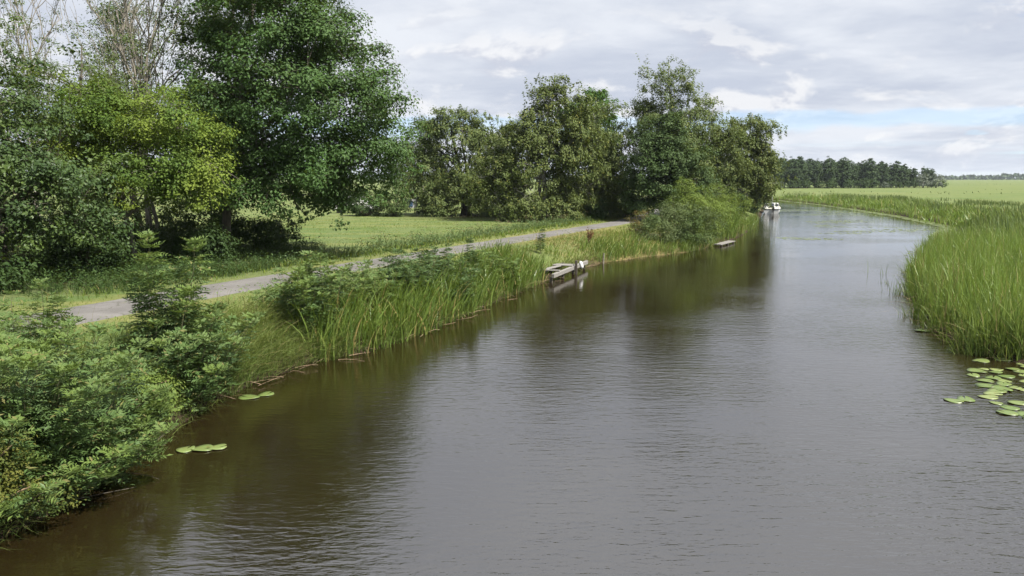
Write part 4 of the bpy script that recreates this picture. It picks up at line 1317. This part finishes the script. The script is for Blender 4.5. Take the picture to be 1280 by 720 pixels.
def bank_weeds():
    """broad-leaved weeds and dry seed stalks scattered through the bank grass"""
    rng = np.random.default_rng(155)
    P = sample(9000, -13, 9, 9, 46, rng)
    xl = np.interp(P[:, 1], PATHC[:, 1], PATHC[:, 0])
    s = shore(P); dp = seg_dist(P, PATHC)
    ok = (s > 0.4) & (dp > 2.5) & (P[:, 0] > xl) & (vnoise(P[:, 0], P[:, 1], 0.9, 21) > 0.05)
    P = P[ok]; n = len(P)
    B = put_on(P, 0.02)
    hh = rng.uniform(0.25, 0.7, n)
    lf = Geo()
    for k in range(9):
        t = rng.random(n) ** 0.7
        c = B + UP * (hh * t)[:, None] + np.column_stack([rng.normal(size=(n, 2)) * 0.10, np.zeros(n)])
        L = rng.uniform(0.05, 0.11, n)
        leaf_block(lf, c, rand_dirs(rng, n) * 0.5 + UP * 0.8, rand_dirs(rng, n), L, L * 0.5, rng)
    tag(lf.build('bank_weeds', M['shrub_tip']), 'leafy weeds scattered through the grass of the left bank', 'weeds', kind='stuff')
    st = Geo()
    P = sample(1300, -13, 10, 9, 50, rng)
    xl = np.interp(P[:, 1], PATHC[:, 1], PATHC[:, 0])
    ok = (shore(P) > 0.2) & (seg_dist(P, PATHC) > 1.5) & (P[:, 0] > xl)
    P = P[ok]; n = len(P)
    blades(st, put_on(P, 0.02), rng.uniform(0.45, 0.95, n), np.clip(P[:, 1] * 0.0006, 0.009, 0.026), cdir(rng, n, 0.5, 0), rng.uniform(0.2, 0.7, n), rng, 3)
    tag(st.build('seed_stalks', M['straw']), 'pale dry seed stalks standing in the grass of the left bank', 'grass', kind='stuff')


bank_weeds()


def woodland_floor():
    """nettles and rough grass in the shade under the left trees"""
    rng = np.random.default_rng(160)
    g = Geo(); lf = Geo()
    P = sample(9000, -24, -9.5, 24, 40, rng)
    dp = seg_dist(P, PATHC)
    xl = np.interp(P[:, 1], PATHC[:, 1], PATHC[:, 0])
    ok = (dp > 2.2) & (P[:, 0] < xl) & (dp < 9)
    P = P[ok]; n = len(P)
    B = put_on(P, 0.03)
    hh = rng.uniform(0.3, 0.75, n)
    blades(g, B, hh, rng.uniform(0.02, 0.035, n), cdir(rng, n), rng.uniform(0.15, 0.7, n), rng, 2)
    for k in range(3):
        c = B + UP * (hh * rng.uniform(0.3, 1, n))[:, None] + rng.normal(size=B.shape) * 0.1
        leaf_block(lf, c, rand_dirs(rng, n) * 0.5 + UP, rand_dirs(rng, n), rng.uniform(0.08, 0.14, n), 0.06, rng)
    tag(g.build('rough_grass', M['undergrowth']), 'rough grass in the shade under the left trees', 'grass', kind='stuff')  # darker leaf colour here imitates the trees' shade on the grass
    tag(lf.build('nettles', M['undergrowth']), 'dark nettles growing under the left trees', 'nettles', kind='stuff')


woodland_floor()


def bank_debris():
    """dead stems washed up along the left edge and under the reeds"""
    rng = np.random.default_rng(170)
    g = Geo()
    for i in range(150):
        y = rng.uniform(15, 45) if i < 110 else rng.uniform(18.8, 30)
        if i < 110:
            x = np.interp(y, LEFT[:, 1], LEFT[:, 0]) + rng.uniform(-0.15, 0.45)
        else:
            x = river_right_x(y) - rng.uniform(-0.3, 0.5)
        a = rng.random() * 6.28
        L = rng.uniform(0.25, 0.8)
        z = 0.01 + rng.random() * 0.05
        b = np.array([x, y, z]); e = b + np.array([math.cos(a) * L, math.sin(a) * L, rng.uniform(-0.02, 0.12)])
        g.tube(curve_pts(b, e, 0.05, rng, 4, 0.12), np.linspace(0.008, 0.003, 4), 3, cap=False)
    tag(g.build('dead_stems', M['dead']), 'brown dead stems washed up along the banks', 'debris', kind='stuff')


bank_debris()

# a bare branch of the near bush dipping into the water
rg = np.random.default_rng(175)
g = Geo()
main = curve_pts((-6.2, 10.3, 0.10), (-5.35, 11.7, 0.62), -0.16, rg, 9, 0.05)
g.tube(main, np.linspace(0.010, 0.003, 9), 5, cap=False)
g.tube(curve_pts(main[3], (-5.3, 11.1, 0.02), 0.05, rg, 6), np.linspace(0.006, 0.003, 6), 4, cap=False)
g.tube(curve_pts(main[5], (-5.45, 11.7, 0.35), 0.05, rg, 5), np.linspace(0.007, 0.003, 5), 4, cap=False)
g.tube(curve_pts((-6.4, 10.1, 0.03), (-5.5, 10.8, 0.02), 0.02, rg, 7), np.linspace(0.007, 0.003, 7), 4, cap=False)
tag(g.build('fallen_branch', M['bark']), 'thin bare branch dipping into the water below the bottom left bush', 'branch')

# ------------------------------------------------------------------ water lilies


def pad_mesh(seed):
    rng = np.random.default_rng(seed)
    g = Geo()
    k = 18
    th = np.linspace(0.16, 2 * math.pi - 0.16, k)
    r = 1 + 0.05 * np.sin(th * 3 + seed) + rng.normal(size=k) * 0.015
    rim = np.column_stack([np.cos(th) * r * 1.12, np.sin(th) * r * 0.92, 0.03 + 0.05 * np.sin(th * 2 + seed * 1.7)])
    mid = rim * np.array([0.55, 0.55, 0.1]) + np.array([0, 0, 0.01])
    c = np.array([[0.12, 0, 0.0]])
    low = rim - np.array([0, 0, 0.03])
    V = np.concatenate([c, mid, rim, low])
    T = [(0, 1 + i, 2 + i) for i in range(k - 1)]
    Q = [(1 + i, 1 + k + i, 2 + k + i, 2 + i) for i in range(k - 1)] + [(1 + k + i, 1 + 2 * k + i, 2 + 2 * k + i, 2 + k + i) for i in range(k - 1)]
    g.add(V, Q=Q, T=T, r=float(rng.random()))
    me = g.mesh('lily_pad', True)
    me.materials.append(M['lily'])
    return me


PADS = [pad_mesh(s) for s in range(6)]


def pad(x, y, r, label, group, i, z=0.006, tilt=0.02):
    o = bpy.data.objects.new('lily_pad', PADS[i % 6])
    COL.objects.link(o)
    rg = np.random.default_rng(900 + i)
    o.location = (x, y, z + 0.004 * (i % 5))
    o.rotation_euler = (rg.normal() * tilt, rg.normal() * tilt, rg.random() * 6.28)
    o.scale = (r, r, r)
    tag(o, label, 'lily pad', group)


rg = np.random.default_rng(180)
pads = []
tries = 0
while len(pads) < 74 and tries < 6000:
    tries += 1
    x = rg.uniform(9.0, 13.0); y = rg.uniform(13.9, 18.9)
    # patch widens to the right, open water to the left
    if x < np.interp(y, [13.9, 14.3, 15.35, 16.5, 17.6, 18.7], [9.9, 9.5, 9.75, 10.1, 10.75, 11.5]):
        continue
    r = rg.uniform(0.11, 0.21)
    if all((x - a) ** 2 + (y - b) ** 2 > ((r + c) * 0.72) ** 2 for a, b, c in pads):
        pads.append((x, y, r))
for i, (x, y, r) in enumerate(pads):
    pad(x, y, r, 'round yellow-green lily pad in the dense patch at the foot of the right reeds', 'lily pads in the right patch', i)
single = [(9.0, 15.3, 0.17, 'outermost lily pad, left one of the pair floating off the right patch'), (9.3, 15.38, 0.18, 'outermost lily pad, right one of the pair floating off the right patch'),
          (-5.45, 12.42, 0.15, 'lily pad floating alone off the bottom left bush, left one of three'), (-5.18, 12.45, 0.17, 'lily pad floating alone off the bottom left bush, middle one of three'), (-4.95, 12.50, 0.14, 'lily pad floating alone off the bottom left bush, right one of three'),
          (-5.45, 15.55, 0.20, 'lily pad close to the left bank beside the dark leafy bush, left one of two'), (-5.15, 15.75, 0.16, 'lily pad close to the left bank beside the dark leafy bush, right one of two'),
          (12.2, 22.6, 0.22, 'lily pad tucked against the side of the right reed bed')]
for i, (x, y, r, lab) in enumerate(single):
    pad(x, y, r, lab, None, 60 + i)


def floating_leaves():
    """far drifts of small floating leaves and duckweed"""
    rng = np.random.default_rng(190)
    g = Geo()
    P = sample(26000, 20, 55, 45, 150, rng)
    edge = river_right_x(P[:, 1]) - P[:, 0]
    v = vnoise(P[:, 0] * 0.35, P[:, 1] * 0.8, 0.55, 12)
    ok = ((edge > 0.2) & (edge < 1.3) & (rng.random(len(P)) < 0.4)) | ((edge > 0) & (edge < 13) & (v > 0.22) & (P[:, 1] > 54) & (P[:, 1] < 112))
    P = P[ok]; n = len(P)
    c = np.column_stack([P, np.full(n, 0.012)])
    nr = np.tile(UP, (n, 1)) + rng.normal(size=(n, 3)) * 0.02
    leaf_block(g, c, nr, np.column_stack([cdir(rng, n), np.zeros(n)]), rng.uniform(0.2, 0.42, n), rng.uniform(0.16, 0.34, n), rng, droop=0.0)
    # strip of duckweed hugging the right bank
    y = rng.uniform(60, 160, 5000)
    x = river_right_x(y) - 0.9 * rng.random(5000) ** 2 * 1.8 + 0.2
    c = np.column_stack([x, y, np.full(5000, 0.016)])
    leaf_block(g, c, np.tile(UP, (5000, 1)) + rng.normal(size=(5000, 3)) * 0.02, np.column_stack([cdir(rng, 5000), np.zeros(5000)]), 0.4, 0.3, rng, droop=0.0)
    tag(g.build('floating_leaves', M['pad']), 'drifts of small floating leaves far up the canal by the right bank', 'floating leaves', kind='stuff')


floating_leaves()

# ------------------------------------------------------------------ wooden landing stage


def landing_stage():
    d = unit(np.array([2.0, 5.55])); n = np.array([d[1], -d[0]])      # n points to the water
    A = np.array([1.72, 33.2])
    L = 5.9
    root = empty('landing_stage', (A[0], A[1], 0), 'weathered grey wooden landing stage on low posts at the left bank', 'landing stage')
    ang = math.atan2(d[1], d[0])
    rot = np.array([[math.cos(ang), -math.sin(ang), 0], [math.sin(ang), math.cos(ang), 0], [0, 0, 1]])

    def part(name, s, off, z, size, mat, yaw=0.0, roll=0.0):
        g = Geo()
        g.box((0, 0, 0), size)
        o = g.build(name, mat, root)
        p = d * s + n * off
        o.location = (p[0], p[1], z)
        o.rotation_euler = (roll, 0, ang + yaw)
        bv = o.modifiers.new('bevel', 'BEVEL'); bv.width = 0.012; bv.segments = 1
        return o
    part('beam', L / 2, 0.05, 0.30, (L, 0.13, 0.18), M['wood'], 0, 0.03)
    part('beam', L / 2 - 0.6, -0.75, 0.34, (L - 1.6, 0.12, 0.14), M['wood_dark'], 0.01)
    for i, s in enumerate((0.12, 1.9, 3.7, 5.75)):
        part('post', s, -0.06, -0.10, (0.13, 0.13, 0.70), M['wood_dark'], 0.1 * i)
    for s in (1.2, 4.0):
        part('post', s, -0.73, 0.0, (0.12, 0.12, 0.60), M['wood_dark'], 0.1 * s)
    # what is left of the deck
    for s, w in ((0.9, 0.22), (3.05, 0.28), (3.40, 0.24)):
        part('plank', s, -0.38, 0.435, (w, 0.95, 0.045), M['wood'], 0.03 * math.sin(s * 7), 0.015 * math.sin(s * 5))
    part('plank', 1.9, -0.55, 0.44, (1.6, 0.22, 0.05), M['wood'], -0.12)
    part('mooring_post', 3.3, 0.20, 0.18, (0.10, 0.10, 0.95), M['wood_dark'])
    # white fender hung on the mooring post: a thing of its own
    g = Geo()
    t = np.linspace(0, 1, 9)
    rr = 0.09 * np.sqrt(np.clip(1 - (2 * t - 1) ** 4, 0.04, 1))
    g.tube(np.column_stack([0.10 * t, -0.05 * t, -0.36 * t]), rr, 10)
    p = A + d * 3.42 + n * 0.36
    fo = empty('boat_fender', (p[0], p[1], 0.62), 'white boat fender hanging on the landing stage post', 'fender')
    g.build('body', M['white'], fo, smooth=True)
    g = Geo()
    g.tube([(0, 0, 0), (-0.06, 0.02, 0.03), (-0.14, 0.05, 0.03)], 0.01, 5)
    g.build('rope', M['dead'], fo)
    # white stake
    g = Geo()
    g.tube([(0, 0, -0.3), (0.01, 0, 0.2), (0.03, 0.01, 0.55)], [0.045, 0.04, 0.035], 7)
    tag(g.build('stake', M['bark_pale'], None, (4.85, 40.9, 0)), 'short pale wooden stake in the water right of the landing stage', 'stake')


landing_stage()


def low_jetty():
    P0, P1 = np.array([13.5, 51.2]), np.array([15.3, 54.2])
    d = unit(P1 - P0); n = np.array([d[1], -d[0]]); L = np.linalg.norm(P1 - P0)
    ang = math.atan2(d[1], d[0])
    root = empty('mooring_jetty', (P0[0], P0[1], 0), 'low grey plank jetty at the foot of the bright light green bush', 'jetty')
    for off, z in ((0.0, 0.13), (0.26, 0.125)):
        g = Geo(); g.box((0, 0, 0), (L, 0.23, 0.05))
        o = g.build('plank', M['wood'], root)
        p = d * L / 2 + n * off
        o.location = (p[0], p[1], z); o.rotation_euler = (0, 0, ang)
    for s in (0.3, L / 2, L - 0.3):
        g = Geo(); g.box((0, 0, 0), (0.12, 0.12, 0.75))
        o = g.build('post', M['wood_dark'], root)
        p = d * s + n * 0.30
        o.location = (p[0], p[1], -0.25); o.rotation_euler = (0, 0, ang)


low_jetty()

# ------------------------------------------------------------------ moored boat


def boat():
    root = empty('moored_boat', (32.7, 98.0, 0), 'small white cabin boat moored stern-on beyond the waterside birch', 'boat')
    root.rotation_euler = (0, 0, R(-20))
    # hull: stations along +Y from the transom
    st = [(0.0, 0.92, -0.12, 0.66), (0.8, 1.02, -0.2, 0.66), (2.2, 1.08, -0.25, 0.70), (3.8, 0.98, -0.22, 0.78), (5.0, 0.66, -0.12, 0.88), (5.8, 0.28, 0.10, 0.97), (6.2, 0.03, 0.40, 1.02)]
    g = Geo(); rows = []
    for y, b, kz, sz in st:
        rows.append([(-b, y, sz), (-b * 0.94, y, sz * 0.5 + kz * 0.2), (-b * 0.7, y, kz * 0.6), (0, y, kz), (b * 0.7, y, kz * 0.6), (b * 0.94, y, sz * 0.5 + kz * 0.2), (b, y, sz)])
    V = np.array(rows); n, k = V.shape[:2]
    i = (np.arange(n - 1)[:, None] * k + np.arange(k - 1)[None, :]).ravel()
    g.add(V.reshape(-1, 3), Q=np.stack([i, i + k, i + k + 1, i + 1], 1), T=[(0, 1, 6), (1, 5, 6), (1, 2, 5), (2, 4, 5), (2, 3, 4)])
    g.build('hull', M['white'], root)
    # deck with a cockpit well
    g = Geo()
    V = []
    for y, b, kz, sz in st:
        V += [(-b * 0.99, y + 0.004, sz - 0.02), (b * 0.99, y + 0.004, sz - 0.02)]
    g.add(V, Q=[(2 * q, 2 * q + 1, 2 * q + 3, 2 * q + 2) for q in range(1, n - 1)])
    g.build('deck', M['cream'], root)
    g = Geo(); g.box((0, 0.28, 0.62), (1.6, 0.32, 0.06)); g.box((0, 0.40, 0.45), (1.6, 0.06, 0.34))
    g.build('stern_bench', M['cream'], root)
    # cabin
    g = Geo()
    prof = [(1.7, 0.66), (1.95, 1.32), (3.5, 1.30), (4.3, 0.86)]
    V = []
    for y, z in prof:
        w = 0.80 if z > 1 else 0.86
        w *= (1.0 if y < 3 else 0.88 if y < 4 else 0.68)
        V += [(-w, y, z), (w, y, z)]
    bot = [(-0.86, 1.7, 0.64), (0.86, 1.7, 0.64), (-0.62, 4.3, 0.70), (0.62, 4.3, 0.70)]
    V += bot
    g.add(V, Q=[(0, 1, 3, 2), (2, 3, 5, 4), (4, 5, 7, 6), (0, 2, 4, 8), (4, 6, 10, 8), (1, 9, 5, 3), (5, 9, 11, 7)])
    cab = g.build('cabin', M['white'], root)
    g = Geo(); g.box((0, 1.805, 0.99), (0.52, 0.02, 0.56), [[1, 0, 0], [0, 0.935, 0.354], [0, -0.354, 0.935]])
    g.build('door', M['navy'], cab)
    for s in (-1, 1):
        g = Geo(); g.box((s * 0.60, 1.83, 1.06), (0.36, 0.02, 0.26), [[1, 0, 0], [0, 0.935, 0.354], [0, -0.354, 0.935]])
        g.build('window', M['glass'], cab)
        for y in (2.35, 3.05):
            g = Geo(); g.box((s * 0.825, y, 1.05), (0.03, 0.50, 0.22))
            g.build('window', M['glass'], cab)
    for s in (-1, 1):
        g = Geo()
        g.tube([(s * (b + 0.02), y, sz - 0.10) for y, b, kz, sz in st], 0.035, 6)
        g.build('rub_rail', M['navy'], root)
    g = Geo()
    g.box((0, -0.012, 0.56), (1.86, 0.03, 0.06))
    g.build('transom_trim', M['navy'], root)
    g = Geo(); g.tube([(0, 2.6, 1.2), (0, 2.6, 3.3)], [0.035, 0.022], 7)
    g.build('mast', M['metal'], root)
    g = Geo()
    for s in (-1, 1):
        g.tube([(s * 0.86, 0.1, 0.64), (s * 0.86, 0.1, 1.1), (s * 0.9, 1.5, 1.12), (s * 0.9, 1.6, 0.66)], 0.016, 5)
    g.tube([(-0.86, 0.1, 1.1), (0.86, 0.1, 1.1)], 0.016, 5)
    g.build('railing', M['metal'], root)
    g = Geo()
    g.box((0.25, -0.22, 0.66), (0.28, 0.34, 0.38)); g.box((0.25, -0.22, 0.18), (0.12, 0.16, 0.7))
    g.build('outboard_motor', M['rubber'], root)


boat()

# ------------------------------------------------------------------ pale vehicle and board glimpsed behind the meadow


def parked_van():
    root = empty('parked_van', (-16.2, 80.5, float(height([(-16.2, 80.5)])[0])), 'pale vehicle glimpsed through the trees beyond the meadow', 'vehicle')
    g = Geo()
    prof = [(-2.2, 0.45), (-2.25, 1.2), (-2.1, 1.75), (0.7, 1.78), (1.35, 1.15), (2.2, 1.0), (2.3, 0.5)]
    V = [(x, -0.85, z) for x, z in prof] + [(x, 0.85, z) for x, z in prof]
    k = len(prof)
    g.add(V, Q=[(i, (i + 1) % k, (i + 1) % k + k, i + k) for i in range(k)], T=[(0, i + 1, i) for i in range(1, k - 1)] + [(k, k + i, k + i + 1) for i in range(1, k - 1)])
    g.build('body', M['white'], root)
    for x in (-1.45, 1.45):
        for y in (-0.86, 0.86):
            g = Geo(); g.tube([(x, y - 0.09, 0.33), (x, y + 0.09, 0.33)], 0.33, 14)
            g.build('wheel', M['rubber'], root)
    for x, w in ((-1.55, 0.8), (-0.65, 0.8), (0.25, 0.75)):
        g = Geo(); g.box((x, -0.86, 1.4), (w, 0.03, 0.42))
        g.build('window', M['glass'], root)


parked_van()
bd = empty('notice_board', (-9.75, 75.2, float(height([(-9.75, 75.2)])[0])), 'small white and blue board on posts at the meadow edge', 'notice board')
g = Geo(); g.box((0, 0, 1.15), (0.95, 0.05, 0.85)); g.build('panel', M['white'], bd)
g = Geo(); g.box((-0.12, -0.03, 1.12), (0.55, 0.02, 0.6)); g.build('blue_sheet', M['blue'], bd)
for s in (-1, 1):
    g = Geo(); g.box((s * 0.52, 0, 0.85), (0.08, 0.08, 1.7)); g.build('post', M['wood'], bd)

# ------------------------------------------------------------------ far wood, horizon


def far_crown(kind, seed):
    rng = np.random.default_rng(seed)
    f = Geo()
    if kind == 'pine':            # tiers of flat boughs
        C = []
        for z in np.arange(2.0, 12.2, 0.75):
            rr = np.interp(z, [2, 4, 9, 11, 12.2], [2.4, 2.9, 2.5, 1.5, 0.4])
            m = max(3, int(rr * 7))
            a = rng.random(m) * 6.28; q = rng.random(m) ** 0.5
            C.append(np.column_stack([np.cos(a) * rr * q, np.sin(a) * rr * q, z - q * 0.5 + rng.normal(size=m) * 0.25]))
        C = np.concatenate(C)
        add_foliage(f, C, rng, 'broad', 20, 0.50, 0.7, (0.5, 0.9))
    elif kind == 'round':
        C = crown_points([(0, 0, 6.2, 3.0, 3.0, 4.6), (0.8, 0, 9.4, 2.1, 2.1, 2.2)], 230, rng, 0.4, 0.1)
        add_foliage(f, C, rng, 'broad', 18, 0.48, 0.6, (0.5, 0.9))
    else:                         # low edge bush
        C = crown_points([(0, 0, 1.6, 2.2, 1.8, 1.9)], 70, rng, 0.35)
        add_foliage(f, C, rng, 'broad', 15, 0.36, 0.6, (0.4, 0.8))
    return f.mesh('crown')


def far_trunk(h):
    g = Geo()
    g.tube([(0, 0, -0.2), (0.1, 0, h * 0.5), (0, 0.05, h)], [0.22, 0.15, 0.05], 6)
    me = g.mesh('trunk', True)
    me.materials.append(M['bark'])
    return me


ARCH = []
for kind, sds, mt in (('pine', (1, 2, 3), 'pine'), ('round', (4, 5, 6), 'pine'), ('bush', (7, 8), 'undergrowth'), ('bush', (9,), 'silver')):
    for s_ in sds:
        me = far_crown(kind, 300 + s_)
        me.materials.append(M[mt])
        ARCH.append((kind if mt != 'silver' else 'pale', me))
TRK = far_trunk(9.0)
TRKS = far_trunk(1.6)
LAB = {'pine': ('pine_tree', 'dark conifer standing among the trees of the far wood', 'tree', 'trees of the far wood'),
       'round': ('broadleaf_tree', 'dark round crowned tree standing among the far wood', 'tree', 'round trees of the far wood'),
       'bush': ('edge_bush', 'low dark bush along the front edge of the far wood', 'bush', 'bushes of the far wood'),
       'pale': ('pale_bush', 'pale silvery bush at the front edge of the far wood', 'bush', 'pale bushes of the far wood')}


def far_tree(kind, x, y, s, rng):
    nm, lab, cat, grp = LAB[kind]
    opts = [m for k, m in ARCH if k == kind]
    root = empty(nm, (x, y, 0.42), lab, cat, grp)
    root.rotation_euler = (0, 0, rng.random() * 6.28)
    root.scale = (s * rng.uniform(0.9, 1.15), s * rng.uniform(0.9, 1.15), s)
    for nme, me in (('trunk', TRK if kind in ('pine', 'round') else TRKS), ('crown', opts[rng.integers(len(opts))])):
        o = bpy.data.objects.new(nme, me)
        COL.objects.link(o)
        o.parent = root


rg = np.random.default_rng(200)
W0, W1 = np.array([84.0, 300.0]), np.array([176.0, 328.0])
for row in range(4):
    m = 23
    for i in range(m):
        t = (i + rg.uniform(-0.3, 0.3) + 0.5 * (row % 2)) / (m - 1)
        p = W0 + (W1 - W0) * t + np.array([-2.0, 8.0]) * row + rg.normal(size=2) * 0.8
        s = np.interp(t, [0, 0.4, 0.75, 1.0], [1.0, 1.02, 0.92, 0.72]) * rg.uniform(0.85, 1.08)
        kind = 'pine' if rg.random() < 0.35 else 'round'
        if kind == 'pine' and rg.random() < 0.08:
            s *= 1.2
        far_tree(kind, p[0], p[1], s, rg)
for i in range(26):
    t = (i + rg.uniform(-0.3, 0.3)) / 25
    p = W0 + (W1 - W0) * t * 1.02 + np.array([1.5, -5.5]) + rg.normal(size=2) * 0.7
    far_tree('pale' if i in (5, 17, 22, 24) else 'bush', p[0], p[1], rg.uniform(0.7, 1.25) * (1.6 if i in (22, 24) else 1), rg)


def horizon_trees():
    rng = np.random.default_rng(210)
    g = Geo()
    x = rng.uniform(-2400, 2400, 16000)
    hgt = 8 + 4 * vnoise(x, x * 0, 0.02, 3) + 3.5 * vnoise(x, x * 0, 0.09, 5)
    hgt = np.clip(hgt, 3, 20)
    y = 1750 + 90 * np.sin(x * 0.004) + rng.uniform(0, 60, len(x))
    z = hgt * rng.random(len(x)) ** 0.8 + 0.5
    c = np.column_stack([x, y, z])
    leaf_block(g, c, rand_dirs(rng, len(x)) + np.array([0, -0.6, 0.3]), rand_dirs(rng, len(x)), 8.0, 6.0, rng)
    tag(g.build('distant_treeline', M['pine']), 'low bluish line of trees on the horizon', 'treeline', kind='stuff')
    # hedges and tussocks on the far right fields
    g = Geo()
    P = sample(5200, 60, 420, 120, 640, rng)
    v = vnoise(P[:, 0] * 0.12, P[:, 1], 0.045, 4)
    P = P[v > 0.42]; n = len(P)
    blades(g, put_on(P), rng.uniform(0.3, 0.8, n), 0.5, cdir(rng, n), rng.uniform(0.2, 0.8, n), rng, 1)
    tag(g.build('field_tussocks', M['reed_dark']), 'tussocks scattered over the far right fields', 'tussocks', kind='stuff')


horizon_trees()

# ------------------------------------------------------------------ haze


def haze():
    g = Geo()
    g.box((0, 0, 9.5), (13600, 13600, 23.0))
    m, t, out = new_mat('haze air')
    v = t.n('ShaderNodeVolumePrincipled')
    v.inputs['Color'].default_value = (0.80, 0.87, 0.97, 1)
    v.inputs['Density'].default_value = 0.00011
    v.inputs['Anisotropy'].default_value = 0.2
    t.l(v.outputs[0], out.inputs['Volume'])
    o = g.build('haze', m)
    tag(o, kind='stuff')
    o['label'] = 'thin pale summer haze over the whole landscape'
    o['category'] = 'haze'


haze()
